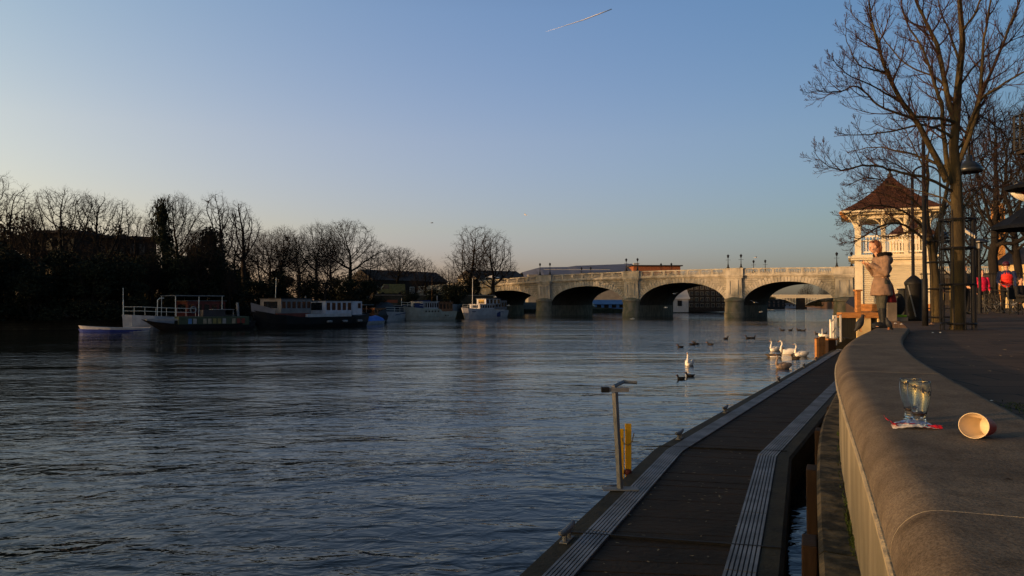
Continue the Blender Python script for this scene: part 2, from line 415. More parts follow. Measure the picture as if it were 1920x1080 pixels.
M['cast_face'] = mat('wall_face', (.28,.235,.165), .85, col2=(.15,.128,.085), scale=3.2, bump=.35, bscale=30, stretch=(1,1,.55), det=9)
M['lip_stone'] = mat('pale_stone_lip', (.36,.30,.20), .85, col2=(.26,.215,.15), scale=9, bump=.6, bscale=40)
wall = thing('parapet_wall', 'thick curved stone wall with a rounded river edge, carrying the glasses and the paper cup', 'wall', (EDGE[3][0], EDGE[3][1], 1.5))
W = .60; R = .10
cp = [(W, WT-.15), (W, WT-.03), (W, WT-.015), (W-.004, WT-.004), (W-.015, WT), (W-.03, WT), (W/2, WT), (R+.02, WT)]
for k in range(0, 9):
    a = radians(90*k/8); cp.append((R - R*sin(a) - .0, WT - R + R*cos(a)))
cp += [(.0, WT-.108), (.012, WT-.112), (.03, WT-.15)]
# the coping is cast in lengths with a thin joint between them
cum = [0]
for a, b in zip(EC, EC[1:]): cum.append(cum[-1] + (b-a).length)
def sub_path(s0, s1):
    pts = []
    def at(s):
        for i in range(len(EC)-1):
            if cum[i+1] >= s: return EC[i].lerp(EC[i+1], (s-cum[i])/(cum[i+1]-cum[i]))
        return EC[-1].copy()
    pts.append(at(s0))
    pts += [EC[i] for i in range(len(EC)) if s0+.02 < cum[i] < s1-.02]
    pts.append(at(s1)); return pts
s_cut = None
for i, p in enumerate(EC):
    if p.y >= 1.62: s_cut = cum[i]; break
cuts = [s for s in [s_cut-3.3, s_cut, s_cut+3.6, s_cut+7.2, s_cut+10.8] if 0 < s < cum[-1]-.4]
cuts = [0] + cuts + [cum[-1]]
for a, b in zip(cuts, cuts[1:]):
    mb = sweep(sub_path(a+.0015, b-.0015), cp, wob=.001)
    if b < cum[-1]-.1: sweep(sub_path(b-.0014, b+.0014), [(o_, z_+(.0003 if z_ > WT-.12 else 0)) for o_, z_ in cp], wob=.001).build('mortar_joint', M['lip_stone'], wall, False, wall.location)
    o = mb.build('coping_stone', M['cast_stone'], wall, True, wall.location)
    es = o.modifiers.new('e','EDGE_SPLIT'); es.split_angle = radians(50)
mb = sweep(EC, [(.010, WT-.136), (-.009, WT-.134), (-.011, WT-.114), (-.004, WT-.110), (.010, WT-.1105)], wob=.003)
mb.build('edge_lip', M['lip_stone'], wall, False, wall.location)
mb = sweep(EC, [(.035, -1.6), (.02, WT-.60), (.02, WT-.152), (W-.03, WT-.152), (W-.03, -1.6)])
o = mb.build('wall_face', M['cast_face'], wall, True, wall.location); es = o.modifiers.new('e','EDGE_SPLIT'); es.split_angle = radians(40)
# timber ledge (waling) and piles in front of the wall
led = thing('timber_fender', 'dark mossy timber ledge on brown piles between the pontoon gap and the stone wall', 'fender', (EDGE[4][0], EDGE[4][1], 0))
LZ = CAMZ-1.10
for a, b in ((0, 4.4), (4.42, 8.0), (8.02, 12.5), (12.52, cum[-1])):
    mb = sweep(sub_path(a, b), [(-.13, LZ-.22), (-.135, LZ-.02), (-.115, LZ), (.046, LZ-.004), (.046, LZ-.22)], wob=.03)
    mb.build('waling', M['timber_moss'], led, False, led.location)
mb = sweep(EC, [(-.06,-1.4),(-.06,LZ-.221),(.03,LZ-.221),(.03,-1.4)]); mb.build('sheet_piling', M['timber_moss'], led, False, led.location)
s = 1.0
while s < cum[-1]:
    p = sub_path(s, s+.2); d = (p[-1]-p[0]).normalized(); n = Vector((d.y,-d.x)); c = p[0]-n*.175
    mb = MB(); mb.box((c.x, c.y, (-1.4+LZ-.12)/2), (.22, .075, 1.4+LZ-.12), atan2(d.y,d.x)); bevel(mb.build('pile', M['timber_pile'], led, False, led.location), .008)
    s += 1.9
# moss tufts on the ledge
rnd = random.Random(5)
mo = MB()
for k in range(420):
    s = rnd.choice([cum[-1]*.0+rnd.gauss(8.6,.25), rnd.uniform(4, 14)]) if k < 320 else rnd.uniform(4,14)
    s = max(.5, min(cum[-1]-.3, s)); p = sub_path(s, s+.1); d = (p[-1]-p[0]).normalized(); n = Vector((d.y,-d.x)); c = p[0]+n*rnd.uniform(.0,.045)
    h = rnd.uniform(.01,.04); an = rnd.uniform(0,6.28); w_ = .006
    mo.add([(c.x-w_*cos(an),c.y-w_*sin(an),LZ-.005),(c.x+w_*cos(an),c.y+w_*sin(an),LZ-.005),(c.x+rnd.uniform(-.02,.02),c.y+rnd.uniform(-.02,.02),LZ+h)],[(0,1,2)])
tag(mo.build('moss', M['moss']), 'green moss growing on the timber ledge at the foot of the wall', 'moss', kind='stuff')

# paving behind the wall and the right bank
def pave_z(y): return CAMZ - .50 + .17*max(0, min(1, (y-14)/12))
RB = [p + Vector(((EC[min(len(EC)-1,i+1)]-EC[max(0,i-1)]).normalized().y, -(EC[min(len(EC)-1,i+1)]-EC[max(0,i-1)]).normalized().x))*(W+.001) for i, p in enumerate(EC)]
RB = [(p.x, p.y) for p in RB if True] + [(8.2,16),(10.3,20.5),(12.9,25.5),(15.6,31),(18.9,38.8),(21,45),(25,56),(33,76),(44,100),(58,128),(64,150),(75,175),(110,240),(150,330),(185,450),(240,620),(320,900)]
mb = MB(); offs = [0,1.5,4,8,15,30,60,120,400,1800]; k = len(offs)+1
for x, y in RB:
    z = pave_z(y) + (0 if y < 60 else min(1.6, (y-60)*.03))
    mb.v.append((x, y, -1.8))
    for o in offs: mb.v.append((x+o, y, z))
for i in range(len(RB)-1):
    for j in range(k-1): mb.f.append((i*k+j, i*k+j+1, (i+1)*k+j+1, (i+1)*k+j)); mb.mi.append(0)
tag(mb.build('pavement', M['paving']), kind='structure')
# drain channels / paver bands running across the walkway
for yy in (9.6, 10.15, 16.5, 19.3, 22.6):
    xw = interp(yy, [(p[1], p[0]) for p in RB])
    mb = MB(); mb.b2(xw+1.1, xw+26, yy-.022, yy+.022, pave_z(yy)-.02, pave_z(yy)+.004)
    tag(mb.build('drain_channel', M['black_iron']), 'thin dark drainage slot across the paving %s' % {9.6:'nearest the camera',10.15:'just behind the nearest one',16.5:'beyond the big tree',19.3:'in front of the walkers',22.6:'furthest away near the walkers'}[yy], 'drain', 'drain slots across the paving')

# ---------------------------------------------------------------- pontoon
DZ = CAMZ-2.1
LE = [Vector((-2.05,-.5+.9*0)), Vector((.06,5.93)), Vector((2.07,11.1)), Vector((14.75,35.3))]
dl = (LE[2]-LE[1]).normalized(); LE[0] = LE[1]-dl*9
RE0 = Vector((2.04,5.93)); RE1 = Vector((3.77,10.5)); d2 = (LE[3]-LE[2]).normalized(); RE = [RE0-dl*9, RE0, RE1, RE1+d2*27.4]
pon = thing('pontoon', 'long floating landing stage with brown deck boards and ribbed metal edge strips', 'pontoon', (LE[2].x, LE[2].y, 0))
def side_sweep(path, prof, name, m): return sweep(path, prof).build(name, m, pon, False, pon.location)
# hull under the deck
mb = MB(); poly = [(p.x, p.y) for p in LE] + [(p.x, p.y) for p in reversed(RE)]
cx = sum(p[0] for p in poly)/len(poly)
mb.prism([(p[0], p[1]) for p in poly], -.35, DZ-.07); mb.build('float', M['timber_edge'], pon, False, pon.location)
# deck boards in two sections, boards laid across
def inset(path, o):
    out = []
    for i, p in enumerate(path):
        a = path[max(0,i-1)]; b = path[min(len(path)-1,i+1)]
        if 0 < i < len(path)-1:
            d0 = (p-a).normalized(); d1 = (b-p).normalized(); n0 = Vector((d0.y,-d0.x)); n1 = Vector((d1.y,-d1.x)); bi = (n0+n1).normalized(); out.append(p + bi*(o/max(.3,bi.dot(n0))))
        else:
            d = (b-a).normalized(); out.append(p + Vector((d.y,-d.x))*o)
    return out
LI = inset(LE, .30); RI = inset(RE, -.30)
def boards(a0, a1, b0, b1, wd=.14):
    mb = MB(); n = int(max((a1-a0).length, (b1-b0).length)/wd); rn = random.Random(n)
    for i in range(n):
        t0 = (i+.03)/n; t1 = (i+.97)/n; z = DZ - rn.uniform(0,.006)
        q = [a0.lerp(a1,t0), b0.lerp(b1,t0), b0.lerp(b1,t1), a0.lerp(a1,t1)]
        mb.add([(p.x,p.y,z) for p in q]+[(p.x,p.y,z-.06) for p in q], [(0,1,2,3),(0,4,5,1),(2,6,7,3),(1,5,6,2),(3,7,4,0)])
    return mb.build('deck_boards', M['timber_deck'], pon, False, pon.location)
boards(LI[0], LI[2], RI[0], RI[2]); boards(LI[2], LI[3], RI[2], RI[3])
def ribbed(path, o, wid, cutlens, name='ribbed_strip'):
    for i in range(len(path)-1):
        a, b = path[i], path[i+1]; L = (b-a).length; d = (b-a).normalized()
        s = 0
        for cl in cutlens + [4.2]*12:
            if s >= L-.05: break
            e = min(L, s+cl); pa = a+d*(s+.008); pb = a+d*(e-.008); n = Vector((d.y,-d.x))
            mb = MB()
            q = [pa+n*o, pa+n*(o+wid), pb+n*(o+wid), pb+n*o]
            mb.add([(p.x,p.y,DZ+.004) for p in q]+[(p.x,p.y,DZ-.05) for p in q], [(3,2,1,0),(0,1,5,4),(1,2,6,5),(2,3,7,6),(3,0,4,7)])
            ob = mb.build(name, M['alu_dark'], pon, False, pon.location)
            rb = MB(); nr = 7
            for k in range(nr):
                o0 = o + wid*(k+.12)/nr; o1 = o + wid*(k+.80)/nr
                q = [pa+n*o0, pa+n*o1, pb+n*o1, pb+n*o0]
                rb.add([(p.x,p.y,DZ+.020) for p in q]+[(p.x,p.y,DZ-.0) for p in q], [(3,2,1,0),(0,1,5,4),(1,2,6,5),(2,3,7,6),(3,0,4,7)])
            rb.build('ribs', M['alu'], ob, False, pon.location)
            s = e
L_s = inset(LE, .155); R_s = inset(RE, -.155-.25)
ribbed(L_s[0:2], 0, .235, [5.2, 4.3]); ribbed(L_s[1:3], 0, .235, [1.35, 4.2]); ribbed(L_s[2:4], 0, .235, [4.2])
ribbed(R_s[0:2], 0, .25, [5.2, 4.3]); ribbed(R_s[1:3], 0, .25, [1.8, 4.2]); ribbed(R_s[2:4], 0, .25, [1.7])
# dark gaps where two pontoon sections meet
for (xa,ya,xb,yb) in ((1052,1000,1466,1031),(1238,838,1476,848)):
    a = G(xa,ya,DZ); b = G(xb,yb,DZ); d = (b-a).normalized(); mb = MB(); mb.box(((a.x+b.x)/2,(a.y+b.y)/2,DZ+.0115),((b-a).length,.018 if ya > 900 else .010,.024),atan2(d.y,d.x)); mb.build('section_gap', M['black_iron'], pon, False, pon.location)
# timber rubbing strakes
side_sweep(LE, [(-.03,DZ-.28),(-.03,DZ-.01),(-.01,DZ+.012),(.15,DZ+.012),(.15,DZ-.28)], 'rubbing_strake', M['timber_edge'])
side_sweep(RE, [(.035,DZ-.30),(-.15,DZ-.30),(-.15,DZ+.012),(.0,DZ+.012),(.035,DZ-.02)], 'rubbing_strake', M['timber_edge'])
# cleats along the river edge (each its own part)
def cleat(px, py, sc=1.0):
    g = G(px, py, DZ); seg = LE[1:3] if g.y < 11.1 else LE[2:4]; d = (seg[1]-seg[0]).normalized()
    t = (Vector((g.x,g.y))-seg[0]).dot(d); c = seg[0]+d*t+Vector((d.y,-d.x))*.07
    th = thing('mooring_cleat', 'x', 'cleat', (c.x,c.y,DZ+.014), atan2(d.y,d.x), 'mooring cleats along the pontoon edge')
    mb = MB(); mb.tube([(-.16*sc,0,.09*sc),(-.10*sc,0,.075*sc),(0,0,.07*sc),(.10*sc,0,.075*sc),(.16*sc,0,.09*sc)], [.014*sc,.022*sc,.024*sc,.022*sc,.014*sc], 10)
    mb.build('horns', M['galv'], th, True)
    mb = MB(); mb.b2(-.09*sc,.09*sc,-.035,.035,0,.012); mb.tube([(-.05*sc,0,.01),(-.04*sc,0,.075*sc)],.018*sc,8); mb.tube([(.05*sc,0,.01),(.04*sc,0,.075*sc)],.018*sc,8); mb.build('base', M['galv'], th)
    return th
cl_lab = ['largest metal mooring cleat at the bottom of the picture on the pontoon edge','metal cleat at the bend of the pontoon beside the metal strip','metal cleat on the pontoon edge just beyond the bend',
          'small cleat half way along the far pontoon edge','small shiny cleat nearest the group of swans','furthest shiny cleat near the timber fender posts']
for (px,py), lb in zip([(1030,1012),(1250,822),(1337,773),(1443,716),(1492,689),(1517,676)], cl_lab):
    cleat(px,py,1.25)['label'] = lb
# grey service post with angled arm, on its foot plate
g = G(1163, 921, DZ); 
pst = thing('service_post', 'grey metal post with a short crossbar and angled arm on the pontoon edge', 'post', (g.x,g.y,DZ+.022), 0)
top = P(1153,747,g.y)
lt = top - Vector(g); 
mb = MB(); mb.tube([(0,0,0),(lt.x,0,1.085)], .037, 4); bevel(mb.build('pole', M['galv'], pst), .005)
mb = MB(); mb.box((.0,0,.006),(.40,.16,.012), 0); mb.build('foot_plate', M['galv'], pst)
mb = MB(); mb.box((lt.x+.02,0,1.115),(.27,.06,.045)); mb.build('crossbar', M['galv'], pst)
mb = MB(); mb.box((lt.x-.11,0,1.115),(.085,.075,.06)); mb.build('end_cap', M['black_iron'], pst)
mb = MB(); mb.tube([(lt.x-.02,.0,1.145),(lt.x+.16,.42,1.16),(lt.x+.31,.37,1.155)], [.024,.022,.02], 4); mb.build('arm', M['galv'], pst)
# yellow ladder guard on the river side, behind the post
g2 = G(1176, 888, DZ)
yl = thing('safety_ladder', 'yellow steel ladder stiles with a hanging dark rope on the river edge of the pontoon', 'ladder', (g2.x-.12,g2.y+.03,0), radians(-68))
for sx in (0,):
    pass
for k,(dx,dy,h,wd) in enumerate([(-.045,-.08,DZ+.56,.045),(.047,-.0,DZ+.61,.075)]):
    mb = MB(); mb.b2(dx-wd/2,dx+wd/2,dy-.02,dy+.02,-.6,h); bevel(mb.build('stile', M['yellow_paint'], yl), .004)
mb = MB()
for zz in (-.3,0,.3):
    mb = MB(); mb.tube([(-.04,-.08,zz),(.04,0,zz)],.014,6); mb.build('rung', M['galv'], yl)
yl.location = (X(1170,9.6), 9.6, 0)
yl.rotation_euler = (0,0,0)
for o in list(yl.children):
    pass
mb = MB(); mb.tube([(-.045,-.105,DZ+.45),(-.02,-.12,DZ+.38),(.04,-.05,DZ+.35),(.09,-.03,DZ+.39),(.115,-.03,DZ+.50)], .006, 6); mb.build('rope', M['rope'], yl)
mb = MB(); mb.lathe([(.0,-.03),(.045,-.025),(.05,0),(.045,.03),(.0,.035)], (.03,-.05,DZ+.02), 10); mb.build('rope_knot', M['red_paint'], yl)

# ---------------------------------------------------------------- the bridge
BO = Vector((43.5, 150, 0)); BR = radians(-30); BW = 22
br = thing('stone_bridge', 'pale stone bridge of shallow arches with balustraded parapet crossing the river', 'bridge', BO, BR)
def TP(t): return interp(t, [(-95,6.2),(-79,6.75),(-61.1,7.85),(-52,8.45),(-41.75,8.98),(-32,9.25),(-21.25,9.42),(-10,9.52),(0,9.56),(10,9.50),(19.8,9.35),(60,8.6)])
piers = [-79.6, -61.1, -41.75, -21.25, 0.0, 19.8]
crown = {(-61.1):4.75, (-41.75):5.70, (-21.25):6.45, 0.0:6.9, 19.8:6.85}
SPR = 2.2
arches = []
for a, b in zip(piers, piers[1:]): arches.append((a+1.55, b-1.55, crown[b]))
def under(t):
    for a, b, c in arches:
        if a < t < b:
            u = (t-(a+b)/2)/((b-a)/2); return SPR + (c-SPR)*sqrt(max(0,1-abs(u)**2.15))
    return -1.5
ts = []
t = -110.0
while t < 80: ts.append(t); t += 2.0
for a, b, c in arches:
    ts += [(a+b)/2 - (b-a)/2*cos(pi*k/40) for k in range(41)] + [a-.001, b+.001]
ts = sorted(set(round(x,4) for x in ts))
def facade(wy, name):
    mb = MB()
    for t0, t1 in zip(ts, ts[1:]):
        tm = (t0+t1)/2
        def un(t):
            if under(tm) < 0: return -1.5
            for a,b,c in arches:
                if a <= tm <= b:
                    u = max(-1,min(1,(t-(a+b)/2)/((b-a)/2))); return SPR + (c-SPR)*sqrt(max(0,1-abs(u)**2.15))
        mb.add([(t0,wy,un(t0)),(t1,wy,un(t1)),(t1,wy,TP(t1)-1.60),(t0,wy,TP(t0)-1.60)], [(0,1,2,3)])
    return mb.build(name, M['bridge_stone'], br)
facade(0, 'stone_face'); facade(BW, 'rear_face')
mb = MB()
for t0, t1 in zip(ts, ts[1:]): mb.add([(t0,0,TP(t0)-1.30),(t1,0,TP(t1)-1.30),(t1,BW,TP(t1)-1.30),(t0,BW,TP(t0)-1.30)], [(0,1,2,3)])
mb.build('roadway', M['asphalt'], br)
for a, b, c in arches:
    mb = MB(); pts = [(a,-1.5)]
    for k in range(41):
        t = (a+b)/2 - (b-a)/2*cos(pi*k/40); u = (t-(a+b)/2)/((b-a)/2); pts.append((t, SPR+(c-SPR)*sqrt(max(0,1-abs(u)**2.15))))
    pts.append((b,-1.5))
    for p, q in zip(pts, pts[1:]): mb.add([(p[0],0,p[1]),(q[0],0,q[1]),(q[0],BW,q[1]),(p[0],BW,p[1])],[(0,1,2,3)])
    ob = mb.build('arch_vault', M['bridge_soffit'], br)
    # voussoirs
    rg = MB(); n = 44; hh = (b-a)/2; cc = (a+b)/2
    def pt(s): 
        an = pi*s; uu = -cos(an); t = cc + hh*uu; return Vector((t, SPR+(c-SPR)*sqrt(max(0,1-abs(uu)**2.15))))
    for k in range(n):
        s0 = (k+.07)/n; s1 = (k+.93)/n; p0 = pt(s0); p1 = pt(s1); d = p1-p0; nn = Vector((-d.y,d.x)).normalized()
        if nn.y < 0 and abs(nn.y) > .01: nn = -nn
        ctr = Vector((cc, SPR)); 
        if (p0-ctr).dot(nn) < 0: nn = -nn
        ln = 1.25 if k % 2 else .95
        top0 = p0+nn*ln; top1 = p1+nn*ln; lim = lambda q: Vector((q.x, min(q.y, TP(q.x)-1.64)))
        rg.prism_xz([tuple(p0+nn*.01), tuple(p1+nn*.01), tuple(lim(top1)), tuple(lim(top0))], -.07, .02)
    rg.build('arch_ring', M['bridge_plain'], br)
# cornice, plinth, rails, balusters
for side, wy in ((-1, 0), (1, BW)):
    def run(t0, t1, z0, z1, y0, y1, mb, f=TP):
        n = max(1, int((t1-t0)/2.5))
        for i in range(n):
            a = lerp(t0,t1,i/n); b = lerp(t0,t1,(i+1)/n)
            ya, yb = sorted((wy+side*y0, wy+side*y1))
            v = [(a,ya,f(a)+z0),(b,ya,f(b)+z0),(b,yb,f(b)+z0),(a,yb,f(a)+z0),(a,ya,f(a)+z1),(b,ya,f(b)+z1),(b,yb,f(b)+z1),(a,yb,f(a)+z1)]
            mb.add(v, [(0,3,2,1),(4,5,6,7),(0,1,5,4),(1,2,6,5),(2,3,7,6),(3,0,4,7)])
    mb = MB(); run(-100,70,-1.62,-1.47,-.1,.22,mb); run(-100,70,-1.47,-1.30,-.1,.42,mb); run(-100,70,-1.30,-1.05,-.35,.10,mb)
    mb.build('cornice', M['bridge_plain'], br)
    ends = [-95]+piers+[45]
    for a, b in zip(ends, ends[1:]):
        a2 = a+1.75; b2 = b-1.75
        mb = MB(); run(a2,b2,-.22,0,-.30,.08,mb); n = max(2, int(round((b2-a2)/2.6)))
        for i in range(n+1):
            t = lerp(a2+.25,b2-.25,i/n); mb.box((t, wy-side*.11, TP(t)-.62), (.5,.34,.86))
        for i in range(n):
            ta = lerp(a2+.25,b2-.25,i/n)+.3; tb = lerp(a2+.25,b2-.25,(i+1)/n)-.3; m_ = 7
            for j in range(m_):
                t = lerp(ta,tb,(j+.5)/m_)
                mb.lathe([(.055,-1.05),(.10,-.99),(.06,-.93),(.115,-.72),(.10,-.6),(.05,-.36),(.06,-.30),(.09,-.22)], (t, wy-side*.11, TP(t)), 5)
        mb.build('balustrade', M['bridge_plain'], br)
    for t in piers:
        mb = MB(); z = TP(t)
        mb.b2(t-1.72,t+1.72,*sorted((wy-side*.36,wy+side*.52)),z-1.30,z-.12); mb.b2(t-1.82,t+1.82,*sorted((wy-side*.42,wy+side*.60)),z-.12,z+.06)
        ob = bevel(mb.build('pedestal', M['bridge_plain'], br), .03)
for t in piers:
    z = TP(t); mb = MB()
    # battered pilaster with a recessed panel
    for (w0,w1,y0,z0,z1) in ((1.62,1.45,-.62,3.7,z-1.95),(1.72,1.72,-.80,z-1.95,z-1.62)):
        mb.add([(t-w0,-(-y0),z0),(t+w0,y0,z0),(t+w0,.01,z0),(t-w0,.01,z0),(t-w1,y0,z1),(t+w1,y0,z1),(t+w1,.01,z1),(t-w1,.01,z1)],[(0,3,2,1),(4,5,6,7),(0,1,5,4),(1,2,6,5),(2,3,7,6),(3,0,4,7)])
    mb.b2(t-1.80,t+1.80,-.95,0,z-1.62,z-1.31)
    pr = mb.build('pilaster', M['bridge_plain'], br)
    fr = MB(); zb, zt = 4.35, z-2.35; yy = -.76
    fr.b2(t-.85,t+.85,yy,-.6,zt-.13,zt); fr.b2(t-.85,t+.85,yy,-.6,zb,zb+.13); fr.b2(t-.85,t-.72,yy,-.6,zb+.13,zt-.13); fr.b2(t+.72,t+.85,yy,-.6,zb+.13,zt-.13)
    fr.b2(t-.68,t+.68,-.635,-.6,zb+.18,zt-.18)
    fr.build('panel', M['bridge_plain'], pr)
    cw = MB(); n = 20; prof = [(1.95,-1.5),(1.95,.9),(1.85,1.0),(1.80,3.0),(1.95,3.1),(1.95,3.45),(1.6,3.62),(1.0,3.85),(0,4.0)]
    vs = []; 
    for r, zz in prof:
        for k in range(n+1):
            an = pi + pi*k/n; vs.append((t+r*cos(an), -.2+r*sin(an)*1.05, zz))
    fs = []
    for i in range(len(prof)-1):
        for k in range(n): fs.append((i*(n+1)+k, i*(n+1)+k+1, (i+1)*(n+1)+k+1, (i+1)*(n+1)+k))
    cw.add(vs, fs); cw.b2(t-1.56,t+1.56,-.25,BW+.3,-1.5,3.2)
    o = cw.build('cutwater', M['bridge_algae'], br, True)
    md = o.modifiers.new('e','EDGE_SPLIT'); md.split_angle = radians(40)
# bridge lamps
def bridge_lamp():
    root = thing('bridge_lamp', 'x', 'street lamp', (0,0,0), BR, 'lamps on the bridge parapets')
    mb = MB(); mb.lathe([(.0,0),(.28,.0),(.28,.18),(.18,.25),(.14,.6),(.16,.65),(.09,.75),(.065,1.2),(.09,1.25),(.06,1.3),(.05,2.0),(.0,2.0)], n=10); mb.build('post', M['black_iron'], root, True)
    mb = MB(); mb.tube([(-.42,0,1.62),(.42,0,1.62)], .028, 6); mb.ell((-.42,0,1.62),(.05,)*3); mb.ell((.42,0,1.62),(.05,)*3); mb.build('crossbar', M['black_iron'], root)
    mb = MB(); mb.lathe([(.10,2.0),(.13,2.03),(.24,2.42),(.25,2.45)], n=6); l = mb.build('lantern', M['window_glass'], root)
    mb = MB(); mb.lathe([(.29,2.44),(.27,2.48),(.12,2.62),(.06,2.66),(.05,2.72),(.0,2.78)], n=8); mb.build('lantern_cap', M['black_iron'], l)
    return root
lamp0 = None
nm = {-41.75:'the pier nearest the left bank', -21.25:'the middle pier', 0.0:'the pier nearest the pavilion', 19.8:'the right bank abutment'}
for t in piers[1:]:
    for wy, sd_ in ((0,'near'),(BW,'far')):
        for dx, lr in ((-1.25,'left'),(1.25,'right')):
            if t < -60: continue
            if lamp0 is None: o = lamp0 = bridge_lamp()
            else: o = copy_tree(lamp0)
            p = Vector((t+dx, wy-(.0 if wy==0 else .0))); x = BO.x + p.x*cos(BR)-p.y*sin(BR); y = BO.y + p.x*sin(BR)+p.y*cos(BR)
            o.location = (x,y,TP(t)+.06)
            o['label'] = '%s lantern post on the %s parapet above %s' % (lr, sd_, nm[t])
# ---------------------------------------------------------------- bare trees
def rot_away(d, ang, az):
    d = d.normalized(); ref = Vector((0,0,1)) if abs(d.z) < .95 else Vector((1,0,0))
    x = d.cross(ref).normalized(); y = d.cross(x)
    return (d*cos(ang) + (x*cos(az)+y*sin(az))*sin(ang)).normalized()
def grow(MT, p, d, L, r, lev, pr, rn, pts_in=None):
    """one limb and everything that grows from it; MT = (trunk mesh, crown mesh)"""
    n = pr['seg'][lev]
    if pts_in: pts = pts_in; n = len(pts)-1
    else:
        pts = [p.copy()]; dd = d.normalized()
        for i in range(n):
            dd = (dd + Vector((rn.uniform(-1,1), rn.uniform(-1,1), rn.uniform(-1,1)))*pr['wig'][lev] + Vector((0,0,pr['up'][lev]))).normalized()
            pts.append(pts[-1] + dd*(L/n))
    tip = pr.get('tip', .25) if lev else pr.get('tip0', .35)
    rad = [max(pr['rmin'], r*lerp(1, tip, (i/n)**.9)) for i in range(n+1)]
    (MT[0] if lev <= pr.get('tl', 1) else MT[1]).tube(pts, rad, pr['sides'][lev], cap=False)
    if lev+1 >= pr['lev']: return
    k = pr['nch'][lev]; az = rn.uniform(0, 6.28); t0 = pr['t0'][lev]
    if pts_in: k = max(4, int(L*pr.get('dens', 6)))
    for j in range(k):
        t = t0 + (1-t0)*((j+rn.uniform(.2,.8))/k); x = t*n; i = min(n-1, int(x)); q = pts[i].lerp(pts[i+1], x-i)
        dd = (pts[i+1]-pts[i]).normalized(); az += 2.4 + rn.uniform(-.4,.4)
        ang = radians(pr['ang'][lev] + rn.uniform(-14,14))*(1 - .35*t)
        nd = rot_away(dd, ang, az)
        if pr.get('flat') and nd.z < -.3: nd.z *= .3; nd.normalize()
        l2 = L*pr['len'][lev]*(1-.45*t*(0 if lev == 0 and pr.get('fan') else 1))*rn.uniform(.7,1.2)
        if 'lmax' in pr: l2 = min(l2, pr['lmax'][lev]*rn.uniform(.55,1.1))*(1-.72*t*t if lev == 0 else 1)
        grow(MT, q, nd, l2, min(rad[i]*.8, r*pr['rr'][lev]*rn.uniform(.75,1.1)), lev+1, pr, rn)
    if lev >= 1 or pr.get('lead'):
        dd = (pts[-1]-pts[-2]).normalized()
        for q_ in range(2):
            grow(MT, pts[-1], rot_away(dd, radians(18), rn.uniform(0,6.28)), L*pr['len'][lev]*.30, rad[-1]*.9, lev+1, pr, rn)
import numpy as np
def colonise(seed, trunk_h, crown, n_att=900, step=.24, kill=.33, reach=3.0, lean=0.0, iters=90):
    """space colonisation: a crown volume (cx, cz, rx, rz, bottom cut) filled by forking limbs; a 10 m tree"""
    rs = np.random.RandomState(seed); pts = []
    while len(pts) < n_att:
        for (cx, cy, cz, rx, rz) in crown:
            v = rs.normal(size=3); v /= np.linalg.norm(v); v *= rs.rand()**.40
            pts.append((cx+v[0]*rx, cy+v[1]*rx, cz+v[2]*rz))
    A = np.array(pts); A = A[A[:,2] > trunk_h*.8]
    N = [np.array((0,0,-.3))]; par = [-1]
    d = np.array((lean, 0, 1.0)); d /= np.linalg.norm(d)
    while N[-1][2] < trunk_h:
        N.append(N[-1]+d*step+rs.normal(size=3)*.03); par.append(len(N)-2)
    NN = np.array(N); D = ((A[:,None,:]-NN[None,:,:])**2).sum(2); near = D.argmin(1); dm = D[np.arange(len(A)),near]
    for it in range(iters):
        if len(A) == 0: break
        ok = dm < (reach*reach if it > 25 else 1e9)
        if not ok.any(): break
        NN = np.array(N); new_ = {}
        V = A[ok]-NN[near[ok]]; V /= np.linalg.norm(V, axis=1)[:,None]
        for v, n_ in zip(V, near[ok]): new_[n_] = new_.get(n_, 0) + v
        k0 = len(N)
        for n_, v in new_.items():
            l = np.linalg.norm(v)
            if l < 1e-3: continue
            pd = NN[n_]-NN[par[n_]] if par[n_] >= 0 else np.zeros(3); v = v/l + pd/step*.55 + rs.normal(size=3)*.13; v /= np.linalg.norm(v); N.append(NN[n_]+v*step); par.append(int(n_))
        L2 = np.array(N[k0:])
        if len(L2) == 0: break
        D2 = ((A[:,None,:]-L2[None,:,:])**2).sum(2); m2 = D2.argmin(1); d2_ = D2[np.arange(len(A)),m2]
        better = d2_ < dm; near = np.where(better, m2+k0, near); dm = np.where(better, d2_, dm)
        keep = dm > kill*kill; A = A[keep]; near = near[keep]; dm = dm[keep]
    return N, par
